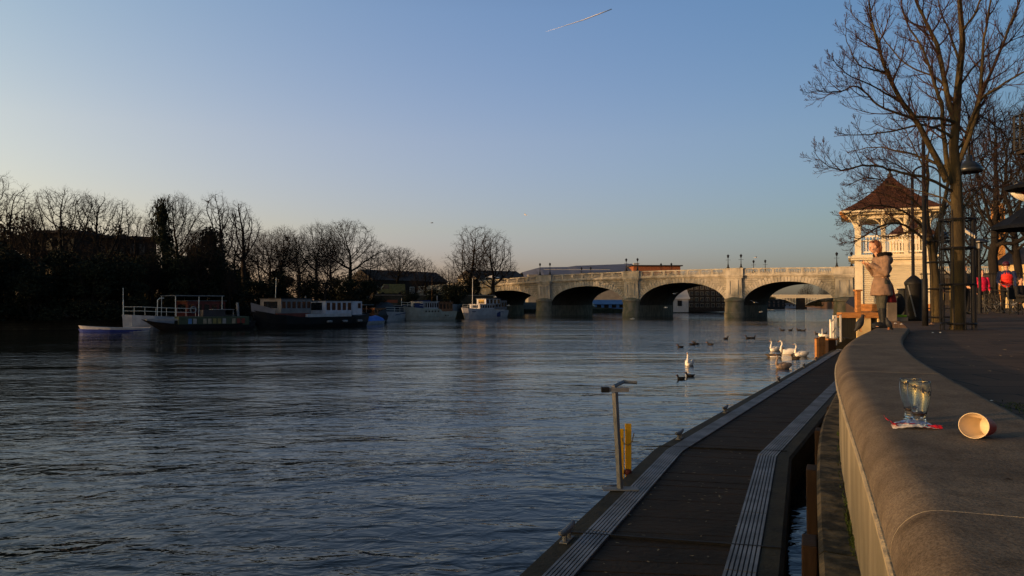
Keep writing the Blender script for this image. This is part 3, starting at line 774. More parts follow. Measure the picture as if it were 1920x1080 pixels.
def tree_meshes(N, par, rtip=.008, rbase=.2, twigs=3, rn=None, twl=.55, expo=2.4):
    n = len(N); ch = [[] for _ in range(n)]
    for i, p in enumerate(par):
        if p >= 0: ch[p].append(i)
    w_ = [0.0]*n
    for i in range(n-1, -1, -1): w_[i] = 1.0 if not ch[i] else sum(w_[c] for c in ch[i])
    tot = w_[0]; rad = [rtip + (rbase-rtip)*(x/tot)**(1/expo) for x in w_]
    T, K = MB(), MB()
    starts = [(0, None)]
    while starts:
        i, pr_ = starts.pop(); line = ([pr_] if pr_ is not None else []) + [i]
        while ch[i]:
            c = max(ch[i], key=lambda q: w_[q])
            for o in ch[i]:
                if o != c: starts.append((o, i))
            i = c; line.append(i)
        if len(line) < 2: continue
        rr = [rad[q] for q in line]
        if pr_ is not None: rr[0] = min(rr[0], rr[1]*1.15)
        big = rr[0] > rbase*.22
        (T if big else K).tube([N[q] for q in line], rr, 6 if big else 3, cap=False)
        # twigs on the outer part
        for k, q in enumerate(line):
            if rad[q] < rbase*.16 and k > 0:
                dd = Vector(N[q])-Vector(N[par[q]])
                for t_ in range(twigs if k < len(line)-1 else twigs+1):
                    if rn.random() < .35: continue
                    v = rot_away(dd, radians(rn.uniform(15,60)), rn.uniform(0,6.28)); L = twl*rn.uniform(.4,1.4); a = Vector(N[q]); b = a+v*L*.5; v2 = (v+Vector((rn.uniform(-.4,.4),rn.uniform(-.4,.4),rn.uniform(-.1,.5)))).normalized()
                    K.tube([a,b,b+v2*L*.5], [rtip*.85,rtip*.7,rtip*.5], 3, cap=False)
                    for _ in range(2):
                        v3 = rot_away(v2, radians(rn.uniform(25,55)), rn.uniform(0,6.28)); K.tube([b,b+v3*L*.4],[rtip*.6,rtip*.45],3,cap=False)
    return T, K
HAB = {
 'round': dict(trunk_h=2.4, crown=[(0,0,5.4,2.6,3.0),(.5,.3,7.6,1.9,2.4),(-1.5,-.4,5.6,1.7,1.9),(1.6,0,4.9,1.4,1.5)], n_att=2300),
 'dome':  dict(trunk_h=3.2, crown=[(0,0,7.2,3.4,2.7),(2.4,.5,6.4,2.3,1.9),(-2.5,-.5,6.0,2.4,1.8),(.8,0,8.6,1.8,1.3)], n_att=2700),
 'tall':  dict(trunk_h=3.4, crown=[(.9,0,8.5,1.3,1.5),(-.9,.3,7.2,1.2,1.7),(1.4,.2,5.6,1.1,1.3),(-.3,0,4.9,.9,.8)], n_att=1300, reach=4.5),
 'fan':   dict(trunk_h=1.5, crown=[(0,0,6.0,2.6,3.2),(-1.3,0,8.3,1.4,1.6),(1.2,.2,8.6,1.3,1.4),(2.3,0,6.6,1.2,2.0),(0,0,9.0,.8,1.1)], n_att=2300),
}
TREE_SRC = {}
def tree_source(hab, seed):
    if (hab, seed) in TREE_SRC: return TREE_SRC[(hab, seed)]
    rn = random.Random(seed); N, par = colonise(seed, lean=rn.uniform(-.08,.08), **HAB[hab])
    a, b = tree_meshes(N, par, .0062, .22, 3, rn, .55, 1.95)
    top = sorted(v[2] for v in b.v)[int(len(b.v)*.998)]; s = 10/top
    for m_ in (a, b): m_.v = [(v[0]*s, v[1]*s, v[2]*s) for v in m_.v]
    root = thing('bare_tree', 'x', 'tree', (0,0,0)); a.build('trunk', M['bark_far'], root, True); b.build('crown', M['twig_far'], root)
    TREE_SRC[(hab, seed)] = [root, False]
    return TREE_SRC[(hab, seed)]
def put_tree(hab, seed, px, top_py, Y, label, group, wide=1.0, base=2.0, rz=None, rnd_=random.Random(9)):
    src = tree_source(hab, seed)
    if not src[1]: o = src[0]; src[1] = True
    else: o = copy_tree(src[0])
    h = H(top_py, Y) - base
    o.location = (X(px, Y), Y, base); o.rotation_euler = (0,0, rnd_.uniform(0,6.28) if rz is None else rz); s = h/10
    o.scale = (s*wide, s*wide, s); o['label'] = label; o['group'] = group
    return o
g1 = 'bare trees along the left bank'
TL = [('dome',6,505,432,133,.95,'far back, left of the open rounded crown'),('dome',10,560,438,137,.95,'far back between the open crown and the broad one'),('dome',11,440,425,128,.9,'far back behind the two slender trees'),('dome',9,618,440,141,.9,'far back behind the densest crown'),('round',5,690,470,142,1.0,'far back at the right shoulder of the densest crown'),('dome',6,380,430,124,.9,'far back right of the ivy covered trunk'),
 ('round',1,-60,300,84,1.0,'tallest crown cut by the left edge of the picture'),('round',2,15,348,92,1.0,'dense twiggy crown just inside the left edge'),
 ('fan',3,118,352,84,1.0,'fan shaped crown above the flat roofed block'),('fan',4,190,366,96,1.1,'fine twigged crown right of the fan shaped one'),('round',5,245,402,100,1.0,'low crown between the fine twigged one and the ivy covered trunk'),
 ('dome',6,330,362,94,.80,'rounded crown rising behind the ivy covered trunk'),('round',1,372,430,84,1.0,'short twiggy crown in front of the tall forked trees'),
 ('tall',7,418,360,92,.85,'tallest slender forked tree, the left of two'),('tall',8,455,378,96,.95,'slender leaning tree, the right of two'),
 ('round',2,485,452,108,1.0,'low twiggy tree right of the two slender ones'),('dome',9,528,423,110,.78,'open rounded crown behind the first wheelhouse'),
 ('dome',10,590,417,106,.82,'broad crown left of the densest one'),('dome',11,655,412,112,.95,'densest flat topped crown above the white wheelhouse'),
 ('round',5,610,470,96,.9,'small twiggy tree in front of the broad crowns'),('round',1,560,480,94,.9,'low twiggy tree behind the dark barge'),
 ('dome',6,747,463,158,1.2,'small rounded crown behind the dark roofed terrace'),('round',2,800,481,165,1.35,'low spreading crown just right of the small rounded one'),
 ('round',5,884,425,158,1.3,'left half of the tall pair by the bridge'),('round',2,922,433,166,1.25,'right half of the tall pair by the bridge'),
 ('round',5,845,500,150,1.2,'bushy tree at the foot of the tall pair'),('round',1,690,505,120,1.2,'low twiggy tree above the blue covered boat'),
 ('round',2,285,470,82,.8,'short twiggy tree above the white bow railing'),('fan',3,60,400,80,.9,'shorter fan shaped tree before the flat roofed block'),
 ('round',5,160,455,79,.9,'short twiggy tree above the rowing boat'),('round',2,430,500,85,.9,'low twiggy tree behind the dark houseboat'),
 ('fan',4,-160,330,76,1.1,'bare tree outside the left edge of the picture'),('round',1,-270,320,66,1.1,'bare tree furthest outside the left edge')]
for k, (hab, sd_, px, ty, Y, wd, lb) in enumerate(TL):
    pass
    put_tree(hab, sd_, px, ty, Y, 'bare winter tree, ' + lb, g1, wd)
# evergreen / ivy masses: many small leaves spread through the volume
def leaf_mass(rn, n, ls, shape):
    mb = MB()
    cl = []
    for _ in range(26):
        u = rn.uniform(0,6.28); z = rn.random(); rr = sqrt(rn.random())*shape(z); cl.append((rr*cos(u), rr*sin(u), z, rn.uniform(.10,.24)))
    for _ in range(n):
        c = rn.choice(cl); v = Vector((rn.gauss(0,1), rn.gauss(0,1), rn.gauss(0,1))).normalized()*c[3]*rn.random()**.35
        p = Vector((c[0]+v.x, c[1]+v.y, max(-.02, c[2]+v.z*.9)))
        a = Vector((rn.uniform(-1,1), rn.uniform(-1,1), rn.uniform(-1,1))).normalized(); b = a.cross(Vector((rn.uniform(-1,1), rn.uniform(-1,1), rn.uniform(-1,1)))).normalized()
        s = ls*rn.uniform(.6,1.4); mb.add([p-a*s, p+b*s*.6, p+a*s, p-b*s*.6], [(0,1,2,3)])
    return mb
bush_src = []
for sd_ in (21,22,23):
    rn = random.Random(sd_); root = thing('evergreen_bush', 'x', 'bush', (0,0,0))
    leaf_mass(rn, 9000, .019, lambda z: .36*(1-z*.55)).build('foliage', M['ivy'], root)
    mb = MB()
    for _ in range(5): 
        u = rn.uniform(0,6.28); mb.tube([(0,0,-.05),(.10*cos(u),.10*sin(u),.4),(.22*cos(u),.22*sin(u),.8)], [.02,.015,.006], 5)
    mb.build('stems', M['bark_far'], root)
    bush_src.append([root, False])
def bush(px, top_py, Y, wd, label, i, base=1.3, group='evergreen bushes on the left bank'):
    s = bush_src[i % 3]
    if not s[1]: o = s[0]; s[1] = True
    else: o = copy_tree(s[0])
    h = H(top_py, Y) - base; o.location = (X(px,Y), Y, base-.1); o.scale = (wd, wd, h); o.rotation_euler = (0,0,i*1.7)
    o['label'] = label; o['group'] = group
BL = [(10,470,76,7,'beneath the trees at the far left edge'),(60,500,74,6,'above the bank wall near the left edge'),(112,480,78,7,'below the flat roofed block'),(170,490,77,7,'above the bow of the rowing boat'),
 (225,480,79,7,'behind the white bow railing'),(302,392,90,4.2,'tall and dark, climbing the trunk of an ivy covered tree'),(275,480,84,7,'dark, left of the ivy covered tree'),(335,470,84,7,'dark, right of the ivy covered tree'),(385,480,86,7,'behind the houseboat canopy'),
 (430,505,88,6,'behind the stove chimney of the houseboat'),(478,520,92,7,'left of the first wheelhouse'),(530,522,96,7,'behind the first wheelhouse'),(585,520,99,7,'between the two wheelhouses'),
 (640,515,104,7.5,'behind the white wheelhouse'),(690,530,116,7,'behind the blue covered boat'),(770,548,140,6,'between the pale cruisers, against the bank wall'),(850,530,146,8,'at the left foot of the bridge'),
 (815,545,142,6,'above the stern of the cream cruiser'),(880,520,158,7,'under the tall pair of trees by the bridge'),(30,420,100,11,'behind the tree at the left edge'),(395,440,100,7,'between the slender trees and the ivy trunk'),
 (-60,470,72,9,'outside the left edge of the picture'),(-150,460,72,10,'further outside the left edge of the picture')]
for k_,(x_,y_,t_) in enumerate([(-62,112,440),(-70,120,440),(-66,130,445),(-78,134,440),(-74,145,440),(-88,150,440),(-60,145,470),(-50,140,500),(-56,158,500),(-46,152,510)]):  # bush row added behind the blocks to put the bridge in shade
    BL.append((960+1440*x_/y_, t_, y_, 8, 'shading the bridge, added behind the flat roofed blocks, %s from the left'%['first','second','third','fourth','fifth','sixth','seventh','eighth','ninth','tenth'][k_]))
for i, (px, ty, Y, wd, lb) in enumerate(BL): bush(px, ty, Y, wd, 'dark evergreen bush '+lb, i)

# ---------------------------------------------------------------- buildings
def house(name, label, px0, px1, Y0, Y1, base, eave_py, ridge_py, depth, wallm, roofm, hip=0.0, windows=(3,1), flat=False, over=.4, cat='building', winm='dark_wall'):
    a = Vector((X(px0,Y0), Y0)); b = Vector((X(px1,Y1), Y1)); L = (b-a).length; rz = atan2(b.y-a.y, b.x-a.x)
    root = thing(name, label, cat, (a.x,a.y,base), rz)
    Ym = (Y0+Y1)/2; ze = H(eave_py,Ym)-base; zr = H(ridge_py,Ym)-base
    mb = MB(); mb.b2(0,L,0,depth,-1,ze)
    if not flat and hip == 0:
        mb.add([(0,.0,ze),(0,depth,ze),(0,depth/2,zr)],[(0,1,2)]); mb.add([(L,.0,ze),(L,depth,ze),(L,depth/2,zr)],[(0,2,1)])
    mb.build('walls', wallm, root)
    rf = MB(); o = over
    if flat: rf.b2(-o,L+o,-o,depth+o,ze+.003,ze+.35)
    else:
        h = hip; y0, y1 = -o, depth+o; zz = ze-.08
        v = [(-o,y0,zz),(L+o,y0,zz),(L+o,y1,zz),(-o,y1,zz),(h-(o if h == 0 else 0),depth/2,zr),(L-h+(o if h == 0 else 0),depth/2,zr)]
        rf.add(v,[(0,1,5,4),(2,3,4,5),(1,2,5),(3,0,4),(0,3,2,1)])
    rf.build('roof', roofm, root)
    nx, nz = windows
    for j in range(nz):
        for i in range(nx):
            x = L*(i+.5)/nx; z = ze*(j+.55)/nz; w2 = min(.6, L/nx*.28); h2 = min(.75, ze/nz*.28)
            f = MB(); 
            for (x0,x1,z0,z1) in ((x-w2-.07,x+w2+.07,z+h2,z+h2+.08),(x-w2-.07,x+w2+.07,z-h2-.08,z-h2),(x-w2-.07,x-w2,z-h2,z+h2),(x+w2,x+w2+.07,z-h2,z+h2),(x-.03,x+.03,z-h2,z+h2)): f.b2(x0,x1,-.06,.02,z0,z1)
            fo = f.build('window', M[winm] if isinstance(winm,str) else winm, root)
            g = MB(); g.b2(x-w2,x+w2,-.025,.02,z-h2,z+h2); g.build('pane', M['window_glass'], fo)
    return root, L, ze, zr
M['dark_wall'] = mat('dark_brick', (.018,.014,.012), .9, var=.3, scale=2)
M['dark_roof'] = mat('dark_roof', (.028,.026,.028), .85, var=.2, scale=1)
M['slate'] = mat('blue_grey_roof', (.085,.095,.135), .55, var=.12, scale=.4, stretch=(1,1,1))
M['orange_brick'] = mat('orange_brick', (.20,.07,.03), .8, var=.2, scale=2)
M['concrete'] = mat('pale_concrete', (.17,.16,.14), .8, var=.15, scale=.8)
M['blue_clad'] = mat('blue_cladding', (.05,.12,.27), .6, var=.15, scale=.6)
M['pale_clad'] = mat('pale_boarding', (.30,.30,.31), .7, var=.18, scale=1.5, stretch=(6,6,.3))
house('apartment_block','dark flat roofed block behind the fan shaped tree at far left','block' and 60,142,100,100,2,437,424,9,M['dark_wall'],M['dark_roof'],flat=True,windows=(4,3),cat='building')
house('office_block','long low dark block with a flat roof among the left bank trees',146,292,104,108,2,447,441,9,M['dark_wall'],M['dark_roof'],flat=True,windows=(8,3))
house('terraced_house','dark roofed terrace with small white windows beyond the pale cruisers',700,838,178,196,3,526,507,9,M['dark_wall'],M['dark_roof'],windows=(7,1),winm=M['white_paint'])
rt, L_, ze_, zr_ = house('riverside_house','dark gabled house with a pale gable end left of the bridge',893,985,206,214,4,521,506,11,M['concrete'],M['dark_roof'],windows=(5,1))
# big store with a curved blue-grey roof behind the bridge
a = Vector((X(985,255),255)); root = thing('department_store','large building with a sweeping blue grey roof behind the bridge','building',(a.x,a.y,3),radians(6))
xs = [0,6,14,20,24,30,36,38.5]
L_ = X(1190,262)-X(985,255)
zt = lambda px, py: H(py,258)-3
prof = [(0,zt(985,509)),(L_*.12,zt(0,502)),(L_*.17,zt(0,499.5)),(L_*.42,zt(0,498.5)),(L_*.50,zt(0,496)),(L_*.75,zt(0,494)),(L_*1.03,zt(0,491.5))]
mb = MB()
for (x0,z0),(x1,z1) in zip(prof,prof[1:]):
    mb.add([(x0,-1,z0-2.9+0*z0),(x1,-1,z1-2.9-(z1-z0)*.2),(x1,9,z1),(x0,9,z0),(x1,24,z1-.5),(x0,24,z0-.5),(x0,24,0),(x1,24,0)],[(0,1,2,3),(3,2,4,5),(5,4,7,6)])
mb.build('roof', M['slate'], root)
mb = MB(); mb.b2(1,L_*.98,0,22,-1,zt(0,512)-.6); mb.build('walls', M['concrete'], root)
mb = MB(); mb.b2(L_*.16,L_*.76,-1.25,-1.05,zt(0,506)-.1,zt(0,506)+.12); mb.b2(L_*.98,L_*1.03,-.5,.2,-.5,zt(0,493)); mb.build('roof_rail', M['pale_clad'], root)
rt, L_, ze_, zr_ = house('brick_offices','orange brick block with a flat overhanging roof behind the third lamp pair',1188,1276,256,257,3,499,496,14,M['orange_brick'],M['dark_roof'],flat=True,windows=(7,1),over=.7)
# boathouse and dark riverside blocks seen through the arches
rt = house('boathouse','blue roofed boathouse with pale gable seen through the arch beside the second pier',1116,1172,226,228,1.2,570,562,8,M['blue_clad'],M['blue_clad'],windows=(4,1))[0]
rt = house('boarded_gable_shed','pale boarded shed with a steep end seen through the third arch',1258,1291,226,226.5,1.2,560,541,6,M['pale_clad'],M['pale_clad'],windows=(1,1))[0]
rt = house('riverside_flats','dark glazed flats seen through the right part of the third arch',1291,1362,240,241,1.2,534,531,12,M['dark_wall'],M['dark_roof'],flat=True,windows=(7,4),winm=M['concrete'])[0]
rt = house('far_warehouse','dark waterside warehouse far off under the rightmost visible arch',1420,1472,330,350,1.2,563,560,12,M['dark_wall'],M['dark_roof'],flat=True,windows=(6,2),winm=M['concrete'])[0]
rt = house('far_boat_sheds','low pale sheds on the far bank just left of the railway bridge pier',1452,1492,392,410,1.2,571,568,9,M['pale_clad'],M['dark_roof'],windows=(5,1))[0]
# unseen terraces added on the left bank: their roofs keep sun off the pontoon
for k, (y0, lb) in enumerate([(-58,'furthest behind the camera'),(-45,'second from the far end'),(-32,'middle'),(-19.2,'nearest the pictured bank')]):
    root = thing('terraced_house', 'brick house in the row left of the picture, '+lb, 'building', (-100, y0, 2.8), 0, 'houses added left of the picture for shade')
    mb = MB(); mb.b2(0,8,0,12.5,-1,4.6); mb.build('walls', M['brick_red'], root)
    mb = MB(); mb.add([(-.4,-.2,4.5),(8.4,-.2,4.5),(8.4,12.7,4.5),(-.4,12.7,4.5),(4,-.2,6.5),(4,12.7,6.5)],[(0,4,5,3),(4,1,2,5),(0,1,4),(3,5,2),(0,3,2,1)]); mb.build('roof', M['dark_roof'], root)
    for j in range(2):
        for i in range(3):
            mb = MB(); mb.b2(7.95,8.05,2+i*4-.6,2+i*4+.6,(.7+1.8*j),(1.8+1.8*j)); mb.build('window', M['window_glass'], root)

# railway bridge far upstream
RY = 430; rx0, rx1 = X(1425,RY), X(1640,RY)
root = thing('railway_bridge','cream steel bridge with arched brackets far upstream under the rightmost arch','bridge',(rx0,RY,0))
zt_ = H(553,RY); zb_ = H(558.5,RY)
W_ = rx1-rx0
mb = MB(); mb.b2(0,W_,0,9,zb_,zt_); mb.b2(0,W_,-.5,0,zt_-.5,zt_+.15); mb.build('girder', M['trim'], root)
mb = MB(); pxm = X(1501,RY)-rx0; mb.b2(pxm-2.8,pxm+2.8,.5,8.5,-2,zb_-.1); mb.b2(pxm-3.6,pxm+3.6,0,9,-2,1.0); mb.build('pier', M['dark_wall'], root)
mb = MB()
for s_ in (-1,1):
    half = 12
    for k in range(14):
        u0 = k/14; u1 = (k+1)/14; zf = lambda u: lerp(H(571,RY), zb_-.2, 1-(1-u)**1.8)
        x0 = pxm + s_*(2.8+half*u0); x1 = pxm + s_*(2.8+half*u1)
        mb.add([(x0,-.1,zf(u0)),(x1,-.1,zf(u1)),(x1,-.1,zf(u1)+.5),(x0,-.1,zf(u0)+.5)],[(0,1,2,3)])
        mb.b2(x0-.16,x0+.16,-.2,0,zf(u0),zb_)
mb.build('spandrel_struts', M['trim'], root)
put_tree('round', 5, 1512, 531, 470, 'bare tree beyond the railway bridge, the left one', 'trees beyond the railway bridge', 1.3)
put_tree('round', 1, 1545, 537, 480, 'bare tree beyond the railway bridge, the right one', 'trees beyond the railway bridge', 1.3)
for i,(px,ty,Y,wd) in enumerate([(1440,556,420,16),(1475,558,440,16),(1530,562,500,24),(1565,558,480,20),(1590,560,470,20)]):
    bush(px,ty,Y,wd,'distant dark bush upstream, number %s from the left bank'%['one','two','three','four','five'][i],i,group='distant bushes upstream')
# low shadowed buildings behind the bridge deck level and a parked white van
# ---------------------------------------------------------------- boats
def boat_root(name, label, bow, stern, wl_ok=None, group=None):
    """bow/stern = (px, depth); local x runs from the bow (0) to the stern (L)"""
    a = Vector((X(bow[0],bow[1]), bow[1])); b = Vector((X(stern[0],stern[1]), stern[1]))
    return thing(name, label, 'boat', (a.x,a.y,0), atan2(b.y-a.y,b.x-a.x), group), (b-a).length
def hull(root, L, beam, sheer, m, bow_rake=1.0, stern_w=.8, fine=.28, stern_rake=.2, name='hull', deckm=None, draft=-.3):
    """sheer(u) gives the height of the side at u=0 (bow) .. 1 (stern)"""
    n = 18; mb = MB(); prof = []
    for i in range(n+1):
        u = i/n
        wd = beam/2*(min(1, (u/fine))**.55 if u < fine else lerp(1, stern_w, max(0,(u-.7)/.3)**2))
        prof.append((u, max(.02, wd)))
    rows = []
    for u, wd in prof:
        zt = sheer(u); row = []
        for k, (fw, fz) in enumerate([(0,draft),(.72,draft*.6),(.9,.15),(1.0,1.0)]):
            z = fz if k < 2 else (zt*.35 if k == 2 else zt)
            if k < 2: z = fz
            rake = bow_rake*(1-u)**3*(1-(z-draft)/(zt-draft)) - stern_rake*(u**6)*(1-(z-draft)/(zt-draft))
            row.append((u*L + rake, fw*wd, z))
        rows.append(row)
    k = 4; vs = []
    for r in rows: vs += [(x,-y,z) for x,y,z in r] + [(x,y,z) for x,y,z in r]
    fs = []; w8 = 2*k
    for i in range(n):
        for j in range(k-1):
            fs.append((i*w8+j, (i+1)*w8+j, (i+1)*w8+j+1, i*w8+j+1)); fs.append((i*w8+k+j, i*w8+k+j+1, (i+1)*w8+k+j+1, (i+1)*w8+k+j))
    b0 = n*w8; fs.append((b0,b0+k,b0+k+1,b0+1)); fs.append((b0+1,b0+k+1,b0+k+2,b0+2)); fs.append((b0+2,b0+k+2,b0+k+3,b0+3))
    mb.add(vs, fs); h = mb.build(name, m, root)
    mb = MB(); vs = []; fs = []
    for i,(u,wd) in enumerate(prof): vs += [(u*L,-wd*.97,sheer(u)-.10),(u*L,wd*.97,sheer(u)-.10)]
    for i in range(n): fs.append((2*i,2*i+2,2*i+3,2*i+1))
    mb.add(vs, fs); mb.build('deck', deckm or M['deck_grey'], root)
    return h, lambda u: interp(u, prof)
def railing(root, pts, h, m, nm='railing', posts=7, mid=True, r=.022):
    mb = MB(); P_ = [Vector(p) for p in pts]
    for hh in ([h, h*.5] if mid else [h]): mb.tube([p+Vector((0,0,hh)) for p in P_], r, 4)
    cum_ = [0]
    for a, b in zip(P_, P_[1:]): cum_.append(cum_[-1]+(b-a).length)
    for i in range(posts):
        s = cum_[-1]*i/(posts-1)
        for j in range(len(P_)-1):
            if s <= cum_[j+1]+1e-6:
                q = P_[j].lerp(P_[j+1], (s-cum_[j])/(cum_[j+1]-cum_[j])); break
        mb.tube([q, q+Vector((0,0,h))], r, 4)
    return mb.build(nm, m, root)
def cabin(root, x0, x1, w, z0, z1, m, roofm=None, wins=4, name='cabin', win_h=(.35,.8), over=.12, slope=0.0, sidem=None):
    mb = MB(); mb.b2(x0,x1,-w/2,w/2,z0,z1); c = bevel(mb.build(name, m, root), .03)
    mb = MB(); mb.b2(x0-over,x1+over,-w/2-over,w/2+over,z1+.002,z1+.07); mb.build('roof', roofm or m, c)
    hgt = z1-z0; ww = (x1-x0)/wins
    for i in range(wins):
        for sy in (-1,):
            mb = MB(); a = x0+ww*(i+.18); b = x0+ww*(i+.82); mb.b2(a,b,sy*w/2-.02,sy*w/2+.02,z0+hgt*win_h[0],z0+hgt*win_h[1]); mb.build('window', M['window_glass'], c)
    for sx, xx in ((-1,x0),(1,x1)):
        mb = MB(); mb.b2(xx-.02,xx+.02,-w*.32,w*.32,z0+hgt*win_h[0],z0+hgt*win_h[1]); mb.build('window', M['window_glass'], c)
    return c
# 1 rowing boat
r_, L = boat_root('rowing_boat','long low rowing boat with a pale gunwale and blue bottom, leftmost on the water',(147,70.5),(283,72.5))
h, _ = hull(r_, L, 1.5, lambda u: .34+.30*(1-u)**2.2+.05*u*u, M['white_hull'], .5, .55, .45)
hull(r_, L*.985, 1.46, lambda u: .20+.12*(1-u)**2, M['blue_hull'], .3, .55, .45, name='bottom_paint')
mb = MB()
for u in (.3,.5,.7): mb.b2(L*u-.1,L*u+.1,-.6,.6,.28,.31)
mb.build('thwarts', M['varnish'], r_)
# 2 white launch with bow railing, seen behind the houseboat
r_, L = boat_root('passenger_launch','white hulled launch with a tall straight bow and open railings behind the dark houseboat',(229,76),(420,84))
sh = lambda u: interp(u, [(0,1.55),(.5,1.25),(1,1.2)])
h, wf = hull(r_, L, 3.6, sh, M['white_hull'], .15, .8, .22)
railing(r_, [(.1,-.1,1.5),(L*.12,-1.2,1.5),(L*.3,-1.75,1.4),(L*.62,-1.75,1.3)], .82, M['white_paint'], posts=8)
mb = MB(); mb.tube([(.12,0,1.4),(.10,0,3.0)], .05, 6); mb.tube([(.1,0,2.4),(.08,0,4.2)], .03, 5); mb.build('jack_staff', M['white_paint'], r_)
mb = MB(); mb.tube([(L*.30,-.6,1.3),(L*.30,-.6,3.0),(L*.32,-.6,3.2),(L*.36,-.6,3.2)], .04, 6); mb.build('davit', M['white_paint'], r_)
cabin(r_, L*.56, L*.95, 2.6, 1.2, 2.9, M['red_paint'], M['deck_grey'], 5)
mb = MB(); mb.b2(L*.42,L*.92,-1.7,1.7,3.42,3.50); mb.build('canopy_roof', M['light_tarp'], r_)
mb = MB()
for u in (.43,.66,.9):
    for sy in (-1.6,1.6): mb.tube([(L*u,sy,1.2),(L*u,sy,3.42)], .04, 5)
mb.build('canopy_posts', M['white_paint'], r_)
lb_ = MB(); lb_.cur = 0
n = 20; vs = []
for k in range(n):
    a = 2*pi*k/n
    for j in range(6):
        b = 2*pi*j/6; rr = .30+.07*cos(b); vs.append((rr*cos(a), .07*sin(b), rr*sin(a)))
fs = [(k*6+j, ((k+1)%n)*6+j, ((k+1)%n)*6+(j+1)%6, k*6+(j+1)%6) for k in range(n) for j in range(6)]
lb_.add([(x+L*.60, y-1.72, z+2.0) for x,y,z in vs], fs); lb_.build('lifebuoy', M['light_tarp'], r_, True)
# 3 dark houseboat
r_, L = boat_root('houseboat','low black houseboat with a row of lit coloured window panels and a pale stove chimney',(264,74),(476,79.5))
sh = lambda u: interp(u, [(0,1.15),(.12,.85),(.3,.62),(.8,.6),(1,.95)])
h, wf = hull(r_, L, 3.2, sh, M['black_hull'], 2.2, .6, .30)
mb = MB(); mb.b2(L*.30,L*.93,-1.35,1.35,.5,1.35); c = bevel(mb.build('cabin', M['dull_green'], r_), .04)
cols = ['blue_clad','light_tarp','dull_green','pane_cream','pane_cream','yellow_dim','yellow_dim','light_tarp','dull_green','pane_cream','red_paint','red_paint']
M['yellow_dim'] = mat('faded_yellow_paint', (.13,.12,.045), .6); M['pane_cream'] = mat('curtained_pane', (.15,.14,.11), .5)
for i, cn in enumerate(cols):
    x = L*(.40+.043*i); mb = MB(); mb.b2(x-.16,x+.16,-1.385,-1.34,.66,1.16); mb.build('window_panel', M[cn], c)
mb = MB(); mb.b2(L*.04,L*.30,-.95,.95,1.0,1.14); mb.build('fore_deck_cover', M['light_tarp'], r_)
mb = MB(); mb.tube([(L*.86,.3,1.3),(L*.85,.3,2.75)], .13, 8); mb.build('stove_chimney', M['light_tarp'], r_)
mb = MB(); mb.b2(L*.52,L*.72,-.9,.9,1.36,2.0); mb.build('wheel_shelter', M['dark_tarp'], r_)
mb = MB(); mb.b2(L*.60,L*.80,-1.0,1.0,2.02,2.07); mb.tube([(L*.79,-.9,1.3),(L*.79,-.9,2.02)],.03,4); mb.build('shelter_roof', M['light_tarp'], r_)
# 4 big dark barge with two wheelhouses
r_, L = boat_root('dutch_barge','large black barge with a grey forward wheelhouse and a white aft wheelhouse',(470,79),(674,93))
sh = lambda u: interp(u, [(0,2.0),(.10,1.55),(.3,1.2),(.8,1.1),(1,1.5)])
h, wf = hull(r_, L, 4.4, sh, M['black_hull'], 1.2, .75, .16)
mb = MB(); mb.add([(.0,-.12,1.85),(1.8,-1.55,1.45),(1.9,-1.50,2.05),(-.1,-.1,2.75),(1.8,1.55,1.45),(1.9,1.5,2.05)],[(0,1,2,3),(0,3,5,4)]); mb.build('bow_bulwark', M['grey_cabin'], r_)
cabin(r_, L*.16, L*.42, 3.2, 1.25, 3.15, M['grey_cabin'], M['dark_tarp'], 6, 'forward_wheelhouse', (.48,.85))
mb = MB(); mb.b2(L*.12,L*.40,-1.75,1.75,1.2,1.62); mb.build('side_locker', M['red_paint'], r_)
cabin(r_, L*.56, L*.82, 3.0, 1.35, 2.95, M['white_cabin'], M['dark_tarp'], 5, 'aft_wheelhouse', (.35,.88))
mb = MB(); mb.b2(L*.82+.13,L*.93,-1.45,1.45,1.35,2.93); c = mb.build('aft_cabin', M['white_cabin'], r_)
mb = MB(); mb.b2(L*.885,L*.915,-1.47,-1.43,2.1,2.7); mb.build('window', M['window_glass'], c)
mb = MB(); mb.b2(L*.36,L*.78,-2.05,-1.75,1.18,1.52); mb.build('deck_locker', M['white_hull'], r_)
mb = MB(); mb.tube([(L*.20,0,3.1),(L*.205,0,5.4)],.03,5); mb.build('mast', M['white_paint'], r_)
mb = MB(); mb.tube([(L*.44,-.3,1.2),(L*.445,-.3,3.5)],.07,6); mb.tube([(L*.445,-.3,2.9),(L*.60,-.3,2.85)],.04,5); mb.build('derrick', M['light_tarp'], r_)
for u in (.55,.70,.85):
    mb = MB(); mb.tube([(L*u-.35,-2.28,.65),(L*u+.35,-2.28,.65)],.14,8); mb.build('fender', M['light_tarp'], r_, True)
# 5 blue covered day boat
r_, L = boat_root('covered_dinghy','small white boat under a bright blue tarpaulin',(671,97),(713,103))
hull(r_, L, 1.9, lambda u: .42, M['white_hull'], .3, .8, .3)
mb = MB(); n_ = 10; vs=[]; fs=[]
for i in range(n_+1):
    u = i/n_; z = .40+.95*sin(pi*min(1,max(0,u)))**.5*(.8+.2*sin(u*9)); wd = .95*min(1,(u/.3+.2))
    vs += [(L*u,-wd,.40),(L*u,-wd*.75,z*.8),(L*u,0,z),(L*u,wd*.75,z*.8),(L*u,wd,.40)]
for i in range(n_):
    for j in range(4): fs.append((i*5+j,(i+1)*5+j,(i+1)*5+j+1,i*5+j+1))
mb.add(vs,fs); mb.build('tarpaulin', M['blue_tarp'], r_, True)
